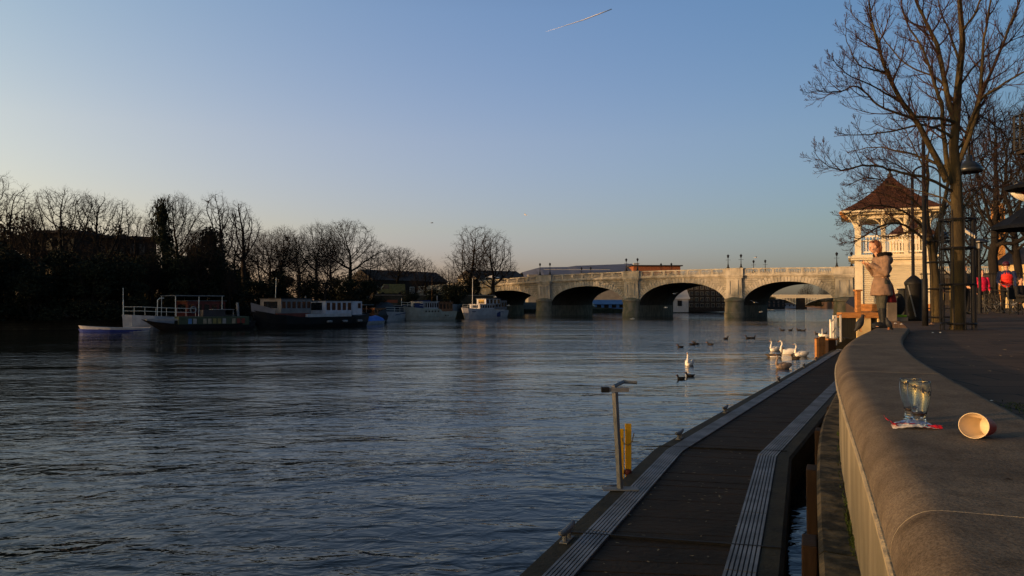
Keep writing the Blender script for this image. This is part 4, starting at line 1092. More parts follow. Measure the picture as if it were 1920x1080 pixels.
# 6 dark boat with black canopy behind the blue one
r_, L = boat_root('canopied_cruiser','dark cruiser under a black hooped canopy behind the blue covered boat',(672,110),(735,121))
hull(r_, L, 2.8, lambda u: .9, M['black_hull'], .6, .8, .25); c = cabin(r_, L*.25, L*.6, 2.3, .9, 2.0, M['varnish'], M['dark_tarp'], 4)
mb = MB(); vs=[];fs=[]
for i in range(9):
    u=i/8; z = 1.0+1.9*sin(pi*(.15+.7*u)); vs += [(L*(.35+.6*u),-1.3,.9),(L*(.35+.6*u),-1.0,z),(L*(.35+.6*u),1.0,z),(L*(.35+.6*u),1.3,.9)]
for i in range(8):
    for j in range(3): fs.append((i*4+j,(i+1)*4+j,(i+1)*4+j+1,i*4+j+1))
mb.add(vs,fs); mb.build('canopy', M['dark_tarp'], r_, True)
mb = MB(); mb.b2(0,L*.3,-.8,.8,2.45,2.52); mb.tube([(L*.1,-.7,.9),(L*.1,-.7,2.45)],.03,4); mb.build('awning', M['light_tarp'], r_)
# 7 small pale cruiser bow
r_, L = boat_root('motor_cruiser','small pale motor cruiser with a dark sloping side stripe, just left of the cream cruiser',(722,116),(762,128))
hull(r_, L, 2.8, lambda u: 1.45-.25*u, M['white_hull'], .5, .85, .22)
mb = MB(); mb.add([(L*.05,-1.43,1.0),(L*.05,-1.43,.88),(L*.7,-1.44,1.2),(L*.7,-1.44,1.30)],[(0,1,2,3)]); mb.build('stripe', M['navy_tarp'], r_)
cabin(r_, L*.4, L*.9, 2.2, 1.25, 2.3, M['dark_tarp'], M['light_tarp'], 3); railing(r_, [(.1,0,1.4),(L*.2,-1.1,1.35),(L*.5,-1.3,1.3)], .7, M['white_paint'], posts=4)
mb = MB(); mb.tube([(L*.75,0,2.3),(L*.75,0,3.6)],.03,4); mb.build('mast', M['white_paint'], r_)
# 8 cream cruiser
r_, L = boat_root('river_cruiser','long cream river cruiser with portholes, blue side screens and a varnished cockpit',(752,122),(845,131))
sh = lambda u: interp(u, [(0,2.35),(.05,2.15),(.2,1.95),(.62,1.8),(.64,1.35),(1,1.45)])
h, wf = hull(r_, L, 3.6, sh, M['cream_hull'], 1.3, .85, .20)
for i in range(5):
    x = L*(.33+.062*i); mb = MB(); mb.lathe([(0,.0),(.13,.0),(.13,.03),(0,.03)], (0,0,0), 10, Matrix.Rotation(pi/2,3,'X')); mb.v = [(v[0]+x, v[1]-1.80, v[2]+1.42) for v in mb.v]; mb.build('porthole', M['window_glass'], r_)
for i in range(2):
    x = L*(.73+.05*i); mb = MB(); mb.lathe([(0,.0),(.11,.0),(.11,.03),(0,.03)], (0,0,0), 10, Matrix.Rotation(pi/2,3,'X')); mb.v = [(v[0]+x, v[1]-1.78, v[2]+.72) for v in mb.v]; mb.build('porthole', M['window_glass'], r_)
c = cabin(r_, L*.30, L*.62, 2.7, 1.8, 2.95, M['white_hull'], M['white_hull'], 7, 'cabin', (.2,.85))
mb = MB(); mb.b2(L*.14,L*.32,-1.45,-1.38,1.85,2.75); mb.build('side_screen', M['navy_tarp'], r_)
c = cabin(r_, L*.64, L*.92, 2.7, 1.35, 2.9, M['varnish'], M['varnish'], 4, 'cockpit', (.3,.85))
railing(r_, [(.1,0,2.2),(L*.1,-1.1,2.1),(L*.3,-1.6,1.95)], .7, M['white_paint'], posts=5)
mb = MB(); mb.tube([(L*.67,-.5,2.9),(L*.665,-.5,4.0)],.10,7); mb.tube([(L*.88,-1.2,1.4),(L*.88,-1.2,3.2)],.04,5); mb.build('mast', M['light_tarp'], r_)
mb = MB(); mb.tube([(L*.64,.4,2.9),(L*.64,.4,7.2)],.035,5); mb.build('tall_mast', M['varnish'], r_)
# 9 dark boats with pale hooped covers behind the cream cruiser
r_, L = boat_root('covered_narrowboat','dark boat under a pale ridge tent cover behind the cream cruiser',(758,134),(830,146))
hull(r_, L, 2.4, lambda u: 1.2, M['black_hull'], .5, .8, .2)
mb = MB(); mb.add([(L*.2,-1.1,1.2),(L*.2,1.1,1.2),(L*.2,0,3.1),(L*.95,-1.1,1.2),(L*.95,1.1,1.2),(L*.95,0,3.5)],[(0,1,2),(3,5,4),(0,2,5,3),(1,4,5,2)]); mb.build('ridge_cover', M['navy_tarp'], r_)
r_, L = boat_root('moored_tender','grey covered tender between the cream cruiser and the white cruiser',(828,140),(862,150))
hull(r_, L, 2.4, lambda u: 1.0, M['black_hull'], .5, .8, .2); mb = MB(); mb.b2(L*.2,L*.9,-1,1,1.0,2.6); bevel(mb.build('cover', M['light_tarp'], r_), .3, 3)
# 10 white cruiser near the bridge
r_, L = boat_root('white_cruiser','white cabin cruiser with a tall thin mast in front of the leftmost river pier',(867,134),(936,142))
sh = lambda u: interp(u, [(0,2.0),(.1,1.85),(.7,1.55),(1,1.6)])
h, wf = hull(r_, L, 3.2, sh, M['white_hull'], .9, .85, .20)
mb = MB(); mb.add([(L*.08,-1.42,1.35),(L*.95,-1.46,1.22),(L*.95,-1.46,1.12),(L*.10,-1.42,1.22)],[(0,1,2,3)]); mb.build('stripe', M['navy_tarp'], r_)
c = cabin(r_, L*.32, L*.72, 2.4, 1.65, 2.5, M['white_hull'], M['white_hull'], 6, 'cabin', (.3,.85))
c = cabin(r_, L*.50, L*.90, 2.2, 2.58, 3.5, M['white_hull'], M['light_tarp'], 4, 'wheelhouse', (.1,.9))
railing(r_, [(.1,0,1.9),(L*.12,-1.0,1.85),(L*.32,-1.4,1.8)], .6, M['white_paint'], posts=5)
mb = MB(); mb.tube([(L*.26,0,1.8),(L*.265,0,7.2)],.045,6); mb.build('mast', M['white_paint'], r_)
mb = MB(); mb.b2(L*.76,L*.86,-1.5,-1.44,.3,1.2); mb.build('boarding_ladder', M['navy_tarp'], r_)
# 11 boat behind it under the first arch
r_, L = boat_root('arch_cruiser','dark topped cruiser half hidden behind the white cruiser at the mouth of the arch',(905,146),(945,152))
hull(r_, L, 2.8, lambda u: 1.4, M['white_hull'], .5, .8, .2); cabin(r_, L*.2, L*.9, 2.4, 1.4, 3.3, M['grey_cabin'], M['dark_tarp'], 5)
# parked vehicles on the bank road behind the trees
def car(loc, rz, m, label, van=False):
    root = thing('parked_car', label, 'car', loc, rz, 'vehicles parked on the left bank')
    mb = MB(); pr = [(0,.35),(0,.8),(.9,.95),(1.5,1.42),(3.2,1.45),(3.9,1.0),(4.2,.85),(4.2,.35)] if not van else [(0,.4),(0,1.1),(.6,1.2),(1.1,2.2),(5.2,2.25),(5.3,.4)]
    mb.prism_xz(pr, -.85, .85); b = bevel(mb.build('body', m, root), .06)
    g = MB(); q = [(1.1,.98),(1.6,1.36),(3.1,1.38),(3.6,1.0)] if not van else [(.75,1.3),(1.15,2.05),(2.0,2.05),(2.0,1.3)]
    g.prism_xz(q, -.87, .87); g.build('window', M['window_glass'], b)
    for x in (.85, 3.35 if not van else 4.2):
        for sy in (-.8,.8):
            t = MB(); t.tube([(x,sy-.1,.33),(x,sy+.1,.33)], .33, 14); t.build('wheel', M['black_iron'], root)
    return root
for (px,Y,mm,lb,vn) in [(618,114,'light_tarp','silver car parked behind the trees, the left one',False),(640,116,'white_hull','white car parked behind the trees, the middle one',False),(664,119,'light_tarp','grey car parked behind the trees, the right one',False),(728,152,'yellow_dim','faded yellow van parked in front of the dark terrace',True)]:
    car((X(px,Y)-2, Y, 3.0 if not vn else 4.3), radians(14), M[mm], lb, vn)
# embankment wall with pale panel beneath the yellow van
root = thing('embankment_wall','stepped brick embankment wall with a pale end panel behind the pale cruisers','wall',(X(700,146),146,0),radians(18))
mb = MB(); mb.b2(0,24,0,1,-1,4.2); mb.build('masonry', M['bank_wall'], root); mb = MB(); mb.b2(2.0,4.6,-.15,0,.5,3.4); mb.build('pale_panel', M['brick_red'], root)
mb = MB(); mb.b2(-.1,24.1,-.2,1.1,4.203,4.4); mb.build('coping', M['kerb'], root)
# terrace parasol by the riverside house
Yp = 190; root = thing('white_parasol','small white open parasol on the terrace by the bridge end','parasol',(X(923,Yp),Yp,5.2))
mb = MB(); mb.lathe([(0,H(516,Yp)-5.2),(1.9,H(521,Yp)-5.2)],n=8); mb.build('canopy', M['white_paint'], root); mb = MB(); mb.tube([(0,0,0),(0,0,H(516,Yp)-5.2)],.05,6); mb.build('pole', M['white_paint'], root)
# ---------------------------------------------------------------- riverside pavilion on the right bank
PY = 40.0
pz = pave_z(PY)
pa = Vector((X(1607,PY), PY))
PR = radians(-24)
pav = thing('pavilion','cream weatherboarded riverside pavilion with an open upper gallery and a flared tiled roof','building',(pa.x,pa.y,pz),PR)
PW, PDp = 3.33, 3.33
z1 = H(484,PY)-pz; z2 = H(396,PY)-pz; zr = H(322,PY)-pz
mb = MB(); mb.b2(0,PW,0,PDp,.02,z1-.12); body = mb.build('lower_wall', M['siding'], pav)
mb = MB(); nb = 19
for k in range(nb):
    za = .35+(z1-.75)*k/nb; zb = .35+(z1-.75)*(k+1)/nb
    for (x0,x1) in ((.28,1.14),(1.38,PW-.28)):
        mb.add([(x0,-.002,zb),(x1,-.002,zb),(x1,-.055,za+.012),(x0,-.055,za+.012),(x0,-.002,za),(x1,-.002,za)],[(0,1,2,3),(3,2,5,4)])
    mb.add([(-.002,.28,zb),(-.055,.28,za+.012),(-.055,PDp-.28,za+.012),(-.002,PDp-.28,zb),(-.002,.28,za),(-.002,PDp-.28,za)],[(0,3,2,1),(1,2,5,4)])
mb.build('weatherboards', M['siding'], pav)
mb = MB()
for q_ in ((-.06,.28,-.10,-.003,.02,z1-.13),(1.14,1.38,-.10,-.003,.02,z1-.13),(PW-.28,PW+.06,-.10,-.003,.02,z1-.13),(-.10,-.061,-.099,.28,.02,z1-.13),(-.10,-.003,PDp-.28,PDp+.06,.02,z1-.13),(.281,1.139,-.08,-.003,z1-.40,z1-.13),(1.381,PW-.281,-.08,-.003,z1-.40,z1-.13)):
    mb = MB(); mb.b2(*q_); mb.build('trim_board', M['trim'], pav)
mb = MB(); mb.b2(-.12,PW+.12,-.14,PDp+.1,-.05,.02); mb.b2(-.1,PW+.1,-.11,-.004,.021,.33); mb.build('plinth', M['orange_wood'], pav)
mb = MB(); mb.b2(-.28,PW+.28,-.30,PDp+.28,z1-.12,z1-.02); mb.b2(-.40,PW+.40,-.42,PDp+.40,z1-.02,z1+.08); mb.b2(-.2,PW+.2,-.2,PDp+.2,z1+.08,z1+.16); mb.build('gallery_cornice', M['trim'], pav)
px_ = [.07,1.33,PW/2+.95,PW-.07]
for x in (.07,PW-.07):
    for y in (.07,PDp-.07):
        mb = MB(); mb.b2(x-.15,x+.15,y-.15,y+.15,z1+.16,z2-.15); mb.b2(x-.2,x+.2,y-.2,y+.2,z2-.6,z2-.5); mb.build('corner_post', M['trim'], pav)
for x in (1.26,2.3):
    mb = MB(); mb.b2(x-.10,x+.10,-.03,.17,z1+.16,z2-.15); mb.build('gallery_post', M['trim'], pav)
def rail(x0,x1,y0,y1):
    mb = MB(); a = Vector((x0,y0,0)); b = Vector((x1,y1,0)); L = (b-a).length; n = max(3,int(L/.135)); rz = atan2(y1-y0,x1-x0); c = (a+b)/2
    for zz,hh in ((z1+.30,.07),(z1+1.12,.09)): mb.box((c.x,c.y,zz),(L,.09,hh),rz)
    for k in range(n):
        p = a.lerp(b,(k+.5)/n); mb.box((p.x,p.y,z1+.70),(.05,.05,.76),rz)
    return mb.build('gallery_railing', M['white_paint'], pav)
rail(.22,1.16,.07,.07); rail(1.36,2.2,.07,.07); rail(2.4,PW-.22,.07,.07); rail(.07,.07,.22,PDp-.22); rail(PW-.07,PW-.07,.22,PDp-.22); rail(.22,PW-.22,PDp-.07,PDp-.07)
# eaves beam with curved brackets
mb = MB(); mb.b2(-.05,PW+.05,-.05,.17,z2-.42,z2-.10); mb.b2(-.05,PW+.05,PDp-.17,PDp+.05,z2-.42,z2-.10); mb.b2(-.05,.17,.18,PDp-.18,z2-.42,z2-.10); mb.b2(PW-.17,PW+.05,.18,PDp-.18,z2-.42,z2-.10); mb.build('eaves_beam', M['trim'], pav)
def bracket(x, y, dx, dy):
    mb = MB(); pts = [(x+dx*.62*(k/7), y+dy*.62*(k/7), z2-.85+.66*sin(k/7*pi/2)) for k in range(8)]
    mb.tube(pts, [.07]*8, 5); return mb.build('bracket', M['trim'], pav)
for dx,dy,x,y in ((-1,0,.0,.1),(0,-1,.1,.0),(1,0,PW,.1),(0,-1,PW-.1,.0),(0,-1,1.26,.0),(0,-1,2.3,0)): bracket(x,y,dx,dy)
for x,dx in ((.2,1),(1.16,-1),(1.36,1),(2.2,-1),(2.4,1),(PW-.2,-1)):
    mb = MB(); mb.tube([(x+dx*.5*(1-cos(k/6*pi/2)), .07, z2-.95+.55*sin(k/6*pi/2)) for k in range(7)], .04, 4); mb.build('arched_brace', M['trim'], pav)
# flared roof
mb = MB(); ov = .72; c_ = PW/2; n = 9; vs = []; fs = []
for k in range(n+1):
    u = k/n; r = (c_+ov)*(1-u)**1.25 if u < 1 else 0; r = (c_+ov)*((1-u)*.72+.28*(1-u)**3); z = lerp(z2-.02, zr, u)
    vs += [(c_-r,c_-r,z),(c_+r,c_-r,z),(c_+r,c_+r,z),(c_-r,c_+r,z)]
for k in range(n):
    for j in range(4): fs.append((k*4+j, k*4+(j+1)%4, (k+1)*4+(j+1)%4, (k+1)*4+j))
mb.add(vs, fs); rf = mb.build('roof', M['roof_tile'], pav)
mb = MB(); r = c_+ov; mb.b2(c_-r-.05,c_+r+.05,c_-r-.05,c_+r+.05,z2-.13,z2-.035); mb.b2(c_-r+.25,c_+r-.25,c_-r+.25,c_+r-.25,z2-.22,z2-.13); mb.build('soffit', M['trim'], rf)
mb = MB(); mb.lathe([(.16,zr-.12),(.12,zr+.02),(.05,zr+.1),(.10,zr+.22),(.02,zr+.35),(0,zr+.5)],(c_,c_,0),8); mb.build('finial', M['dark_roof'], rf)
mb = MB(); mb.tube([(c_-r-.05,c_-r-.05,z2-.1),(c_-r+.1,c_-r+.05,z2-.28),(c_-r+.3,c_-r+.2,z2-.45)],.09,5); mb.build('gutter_elbow', M['orange_wood'], rf)
mb = MB(); mb.b2(1.5,2.4,PDp*.55,PDp*.62,z1+.16,z1+2.1); mb.b2(.4,PW-.4,.4,PDp-.4,z2-.16,z2-.14); mb.build('ceiling', M['trim'], rf) if False else None
# second pavilion behind
a2 = Vector((X(1682,53),53)); p2 = thing('small_pavilion','smaller brown roofed summerhouse behind the right corner of the pavilion','building',(a2.x,a2.y,pave_z(53)),radians(-9))
zz1 = H(441,53)-pave_z(53); zz2 = H(412,53)-pave_z(53)
mb = MB(); mb.b2(.2,2.4,0,2.3,0,zz1); mb.build('walls', M['cream_wall'], p2)
mb = MB(); mb.add([(-.1,-.4,zz1),(2.7,-.4,zz1),(2.7,2.6,zz1),(-.1,2.6,zz1),(1.3,1.1,zz2+.3)],[(0,1,4),(1,2,4),(2,3,4),(3,0,4),(0,3,2,1)]); mb.build('roof', M['roof_tile'], p2)
# quay base under the pavilion: cream piers between dark doors
qb = thing('quay_base','cream rendered quay wall with an orange cap and dark doors below the pavilion','wall',(X(1580,39.2),39.2,0),radians(-4))
w_ = X(1668,39.2)-X(1580,39.2)
qx = lambda px: X(px,39.2)-X(1580,39.2)
mb = MB(); mb.b2(qx(1606),qx(1631),0,.5,-1,pz-.38); mb.b2(qx(1644),qx(1672),0,.5,-1,pz-.38); mb.build('rendered_pier', M['cream_wall'], qb)
mb = MB(); mb.b2(qx(1579),qx(1606)-.005,.12,.3,-1,pz-.12); mb.b2(qx(1631)+.005,qx(1644)-.005,.12,.3,-1,pz-.30); mb.build('dark_door', M['dark_door'], qb)
mb = MB(); mb.b2(qx(1576),qx(1672),-.12,.55,pz-.378,pz-.10) ; mb.build('timber_cap', M['orange_wood'], qb)
mb = MB(); mb.b2(qx(1603),qx(1611),-.20,.10,pz-.09,pz+.98); bevel(mb.build('timber_post', M['orange_wood'], qb), .02)
mb = MB(); mb.b2(qx(1601),qx(1613),-.26,.16,pz+.983,pz+1.06); mb.build('post_cap', M['orange_wood'], qb)
# landing steps with white posts between the pontoon end and the quay
YS = 36.5
st = thing('landing_steps','short timber steps with sunlit white handrail posts at the far end of the pontoon','steps',(X(1556,YS),YS,DZ-.06),radians(8))
for k in range(6):
    mb = MB(); mb.b2(.1+.13*k,.1+.13*k+.62,0,1.6,.02+.085*k,.10+.085*k); mb.build('step', M['timber_edge'], st)
for k,(dx,z0,hh,yy) in enumerate([(.07,0,1.30,0),(.20,.08,1.34,.3),(.33,.2,1.42,.05),(.48,.25,1.36,.5),(.56,.3,1.32,.05)]):
    mb = MB(); mb.box((dx,yy,z0+hh/2),(.07,.07,hh)); mb.build('handrail_post', M['white_paint'], st)
for hh in (1.28,.72):
    mb = MB(); mb.tube([(.07,0,hh),(.33,.05,hh+.34),(.66,.08,hh+.36)],.022,5); mb.build('handrail', M['galv'], st)
# timber fender posts beside the steps
YF = 34.6
for k,(px,hh) in enumerate([(1531,.62),(1537,.66),(1543,.68)]):
    fp = thing('fender_post', 'square sunlit timber post at the pontoon end, '+['the left one','the middle one','the right one'][k]+' of three','post',(X(px,YF+k*.12),YF+k*.12,0),radians(14),'timber posts at the pontoon end')
    mb = MB(); mb.b2(-.07,.06,-.07,.07,-1,.42+hh); bevel(mb.build('shaft', M['orange_wood'], fp), .01); mb = MB(); mb.b2(-.075,.065,-.075,.075,.42+hh+.002,.42+hh+.03); mb.build('cap', M['timber_pile'], fp)
fp = thing('mooring_block','dark brown timber mooring block between the three posts and the landing steps','block',(X(1553,YF+.8),YF+.8,0),radians(14))
mb = MB(); mb.b2(-.16,.25,-.2,.6,-1,.95); bevel(mb.build('block', M['timber_pile'], fp), .02); mb = MB(); mb.b2(-.22,.31,-.26,.66,.952,1.02); mb.build('cap', M['orange_wood'], fp)

# ---------------------------------------------------------------- the two nearest bare trees
GT = pave_z(14.6)
PRM = dict(lev=4, seg=[5,8,7,4], wig=[.07,.09,.12,.16], up=[.03,.085,.08,.07], sides=[6,5,4,3], nch=[0,7,4,0], t0=[.12,.08,.12,0], ang=[54,44,42,0], len=[.42,.62,.62,0], rr=[.36,.42,.5,.6], rmin=.0024, dens=4.3, lmax=[.9,1.15,.62,.35], tl=0, tip0=.30)
def limb(MT, pix, Y0, Y1, r0, r1, rn, prm, dens=None):
    n = len(pix); base = [P(px,py,lerp(Y0,Y1,(i/(n-1))**.8)) for i,(px,py) in enumerate(pix)]
    pts = []
    for i in range(n-1):
        p0 = base[max(0,i-1)]; p1 = base[i]; p2 = base[i+1]; p3 = base[min(n-1,i+2)]
        for j in range(4):
            t = j/4; q = .5*((2*p1)+(-p0+p2)*t+(2*p0-5*p1+4*p2-p3)*t*t+(-p0+3*p1-3*p2+p3)*t**3)
            pts.append(q + Vector((rn.uniform(-1,1),rn.uniform(-1,1),rn.uniform(-1,1)))*.012)
    pts.append(base[-1])
    L = sum((b-a).length for a,b in zip(pts,pts[1:])); pr = dict(prm); pr['tip0'] = r1/r0
    if dens: pr['dens'] = dens
    grow(MT, pts[0], None, L, r0, 0, pr, rn, pts_in=pts)
rn = random.Random(77); A_, B_ = MB(), MB(); T1 = (A_, B_)
A_.tube([P(1796,628,14.6),P(1796,600,14.6),P(1797,500,14.6),P(1796,420,14.6),P(1792,331,14.6),P(1788,272,14.6),P(1793,226,14.6),P(1796,167,14.7),P(1805,78,14.7),P(1799,0,14.7),P(1803,-70,14.7),P(1799,-180,14.7),P(1804,-300,14.7)],
        [.160,.132,.118,.110,.098,.084,.072,.066,.052,.042,.035,.022,.008], 12, cap=False)
limb(T1, [(1793,226),(1796,167),(1805,78),(1799,0),(1803,-70),(1799,-180),(1804,-300)],14.6,14.7,.02,.008,rn,PRM,5.5)
L1 = [
 ([(1790,233),(1772,156),(1757,86),(1741,51),(1718,0),(1702,-70),(1690,-160)],14.6,15.6,.062,.010),
 ([(1776,340),(1733,253),(1694,194),(1663,136),(1648,89),(1632,23),(1622,-50)],14.5,13.7,.062,.008),
 ([(1783,345),(1772,272),(1764,194),(1749,148),(1733,97),(1700,40),(1682,-30)],14.6,15.2,.058,.008),
 ([(1796,311),(1819,253),(1838,175),(1842,97),(1858,0),(1866,-90)],14.6,14.0,.055,.010),
 ([(1800,300),(1812,262),(1834,194),(1873,101),(1908,12),(1935,-80)],14.6,15.4,.055,.010),
 ([(1806,270),(1834,194),(1873,163),(1930,130),(1990,110)],14.6,13.6,.036,.008),
 ([(1786,318),(1740,300),(1718,292),(1672,280),(1636,276),(1590,286)],14.6,15.5,.034,.005),
 ([(1787,360),(1740,335),(1687,323),(1645,312),(1609,311),(1578,319),(1545,306),(1525,283)],14.6,13.6,.034,.004),
 ([(1791,232),(1764,222),(1702,218),(1648,198),(1609,163),(1578,171),(1550,172),(1519,171)],14.6,13.5,.034,.004),
 ([(1788,262),(1772,249),(1733,235),(1675,245),(1617,253),(1570,250)],14.6,14.2,.034,.005),
 ([(1694,194),(1648,167),(1597,144),(1575,128),(1562,110)],14.3,13.3,.020,.004),
 ([(1663,136),(1625,128),(1609,120),(1589,78),(1585,39)],14.1,13.6,.018,.004),
 ([(1648,89),(1640,60),(1600,30),(1592,-20)],14.0,14.2,.014,.004),
 ([(1790,290),(1830,232),(1842,218),(1889,257),(1930,300)],14.6,15.6,.026,.005),
 ([(1795,170),(1830,120),(1880,85),(1935,60)],14.7,15.8,.026,.005),
 ([(1794,200),(1760,150),(1700,120),(1650,60),(1640,0)],14.7,16.2,.028,.005),
 ([(1800,120),(1780,60),(1760,10),(1755,-60)],14.7,16.0,.026,.006),
 ([(1803,60),(1830,20),(1850,-40),(1870,-110)],14.7,13.9,.026,.006),
 ([(1788,390),(1770,372),(1730,360),(1690,352),(1650,345)],14.6,16.0,.024,.005),
 ([(1800,400),(1830,360),(1870,330),(1910,320)],14.6,15.2,.020,.005)]
for pix, y0, y1, r0, r1 in L1: limb(T1, pix, y0, y1, r0, r1, rn, PRM)
t_ = P(1796,622,14.6); tr = thing('street_tree','large bare tree with reddish twigs standing in the nearest black iron guard','tree',(t_.x,t_.y,GT))
A_.build('trunk', M['bark'], tr, True, tr.location); B_.build('crown', M['bark_twig'], tr, False, tr.location)
rn = random.Random(78); A_, B_ = MB(), MB(); T2 = (A_, B_); y2 = 18.5
A_.tube([P(1757,606,y2),P(1756,590,y2),P(1753,520,y2),P(1748,470,y2),P(1738,425,y2),P(1735,380,y2),P(1740,330,y2),P(1737,290,y2)],[.13,.11,.10,.095,.075,.055,.04,.02],10,cap=False)
A_.tube([P(1750,480,y2),P(1757,440,y2),P(1768,395,y2+.2),P(1776,350,y2+.4),P(1786,300,y2+.5)],[.085,.07,.055,.04,.02],8,cap=False)
PR2 = dict(PRM); PR2['dens'] = 6.5; PR2['nch'] = [0,7,4,0]
for pix,y0,y1,r0,r1 in [([(1746,462),(1715,435),(1680,418),(1640,430),(1605,452),(1580,458)],18.5,17.3,.040,.006),([(1742,440),(1700,400),(1655,385),(1610,392),(1572,408)],18.5,17.5,.036,.005),
 ([(1737,400),(1700,365),(1660,340),(1620,335),(1585,350)],18.5,17.8,.032,.005),([(1738,350),(1700,320),(1660,300),(1615,300)],18.5,18.0,.026,.005),([(1738,420),(1690,440),(1650,442),(1612,425)],18.5,19.2,.028,.005),
 ([(1768,395),(1800,365),(1840,350),(1880,352)],18.7,19.4,.03,.006),([(1776,350),(1800,310),(1840,290),(1870,280)],18.9,19.6,.026,.005),([(1740,330),(1715,280),(1700,250),(1690,215)],18.5,19.0,.024,.005),([(1737,300),(1750,250),(1760,215)],18.5,18.0,.022,.005),
 ([(1735,390),(1700,380),(1640,360),(1600,372)],18.5,18.2,.024,.005),([(1757,450),(1790,430),(1830,425)],18.6,19.0,.022,.005)]:
    limb(T2, pix, y0, y1, r0, r1, rn, PR2)
t_ = P(1757,604,y2); tr = thing('street_tree','smaller forked bare tree behind the tall lamp post, its twigs crossing the pavilion roof','tree',(t_.x,t_.y,pave_z(y2)))
A_.build('trunk', M['bark'], tr, True, tr.location); B_.build('crown', M['bark_twig'], tr, False, tr.location)
# more bare trees along the walkway behind
def right_tree(hab, seed, px, top, Y, wd, lb, rz=0):
    o = put_tree(hab, seed, px, top, Y, 'bare tree '+lb, 'bare trees along the walkway', wd, base=pave_z(Y)-.05, rz=rz)
    return o
for a in [('fan',3,1868,190,33,.95,'with upright golden limbs behind the walkers',.4),('fan',4,1905,215,38,.9,'behind the upright golden one, cut by the right edge',1.9),('fan',13,1835,330,46,.9,'behind the black tree guard',2.2),('round',2,1790,345,52,.8,'furthest back on the walkway beside the pavilion',.2),
          ('fan',13,1950,170,31,.8,'just outside the right edge',4.0)]: right_tree(*a)
# ---------------------------------------------------------------- tree guards
def guard(px, py, Y, wdt, hgt, label, n=10):
    g = P(px,py,Y); root = thing('tree_guard', label, 'tree guard', (g.x,g.y,pave_z(Y)), 0, 'black iron tree guards'); r = wdt/2
    for k in range(n):
        a = 2*pi*(k+.3)/n; mb = MB(); mb.tube([(r*cos(a),r*sin(a),0),(r*cos(a),r*sin(a),hgt)],.011,5); mb.tube([(r*cos(a),r*sin(a),hgt),(1.10*r*cos(a),1.10*r*sin(a),hgt+.10)],.011,5); mb.build('upright', M['black_iron'], root)
    for z in (.12,hgt*.40,hgt*.72,hgt-.06):
        mb = MB(); mb.tube([(r*1.02*cos(2*pi*k/16),r*1.02*sin(2*pi*k/16),z) for k in range(17)],.018,4,cap=False); mb.build('ring', M['black_iron'], root)
    return root
guard(1797,622,14.6,.60,2.15,'black iron tree guard round the largest trunk')
guard(1765,606,18.5,.60,2.0,'black iron tree guard round the smaller forked tree',8)
# ---------------------------------------------------------------- lamp posts
def lamp_post(px, py, Y, toppy, arm_px, arm_top, label, r=.045, shade=.46):
    g = P(px,py,Y); z0 = pave_z(Y); h = H(toppy,Y)-z0; root = thing('lamp_post', label, 'lamp post', (g.x,g.y,z0), 0, 'tall lamp posts on the walkway')
    mb = MB(); mb.tube([(0,0,0),(0,0,1.0),(0,0,1.02),(0,0,h)],[r*1.35,r*1.35,r,r*.8],10); mb.build('post', M['black_iron'], root, True)
    dx = X(arm_px,Y)-g.x; mb = MB(); pts = [(dx*(.5-.5*cos(pi*k/12)), 0, h+.32*sin(pi*k/12)) for k in range(13)]; zs = H(arm_top,Y)-z0
    mb.tube(pts+[(dx,0,lerp(h,zs,.5)),(dx,0,zs)], .028, 6); mb.build('gooseneck', M['black_iron'], root, True)
    mb = MB(); mb.lathe([(.0,zs+.10),(.06,zs+.10),(.07,zs-.02),(.16,zs-.07),(.25*shade/.46,zs-.17),(.27*shade/.46,zs-.27),(.25*shade/.46,zs-.27),(.15,zs-.12),(.0,zs-.1)],(dx,0,0),20); mb.build('lamp_shade', M['lamp_enamel'], root, True)
M['lamp_enamel'] = mat('dark_enamel', (.016,.020,.026), .32, var=.1, scale=6, spec=.5)
lamp_post(1735,614,16.5,262,1820,300,'tall black lamp post, its curved arm holding the larger domed shade beside the big trunk')
lamp_post(1713,598,24,330,1765,432,'second black lamp post with a smaller domed shade, behind the litter bin',.05,.40)
g = P(1838,592,27); root = thing('lantern_post','slim black post with a flat topped lantern behind the walkers','lamp post',(g.x,g.y,pave_z(27)))
h = H(450,27)-pave_z(27); mb = MB(); mb.tube([(0,0,0),(0,0,h-.1)],[.06,.04],8); mb.build('post', M['black_iron'], root); mb = MB(); mb.lathe([(0,h+.05),(.12,h+.04),(.30,h-.05),(.30,h-.09),(.1,h-.12),(.1,h-.3),(0,h-.3)],n=12); mb.build('lantern', M['lamp_enamel'], root)
# finger sign: a plain pale board on a black post
g = P(1826,622,15.3); root = thing('finger_sign','black post with one slanting pale blank finger board behind the big tree guard','sign post',(g.x,g.y,pave_z(15.3)))
h = H(405,15.3)-pave_z(15.3); mb = MB(); mb.tube([(0,0,0),(0,0,h)],.045,8); mb.build('post', M['black_iron'], root); mb = MB()
a = P(1808,431,15.2); b = P(1829,444,15.2); mb.tube([(a.x-g.x,-.1,a.z-pave_z(15.3)),(b.x-g.x,-.1,b.z-pave_z(15.3))],.035,4); mb.build('board', M['white_paint'], root)
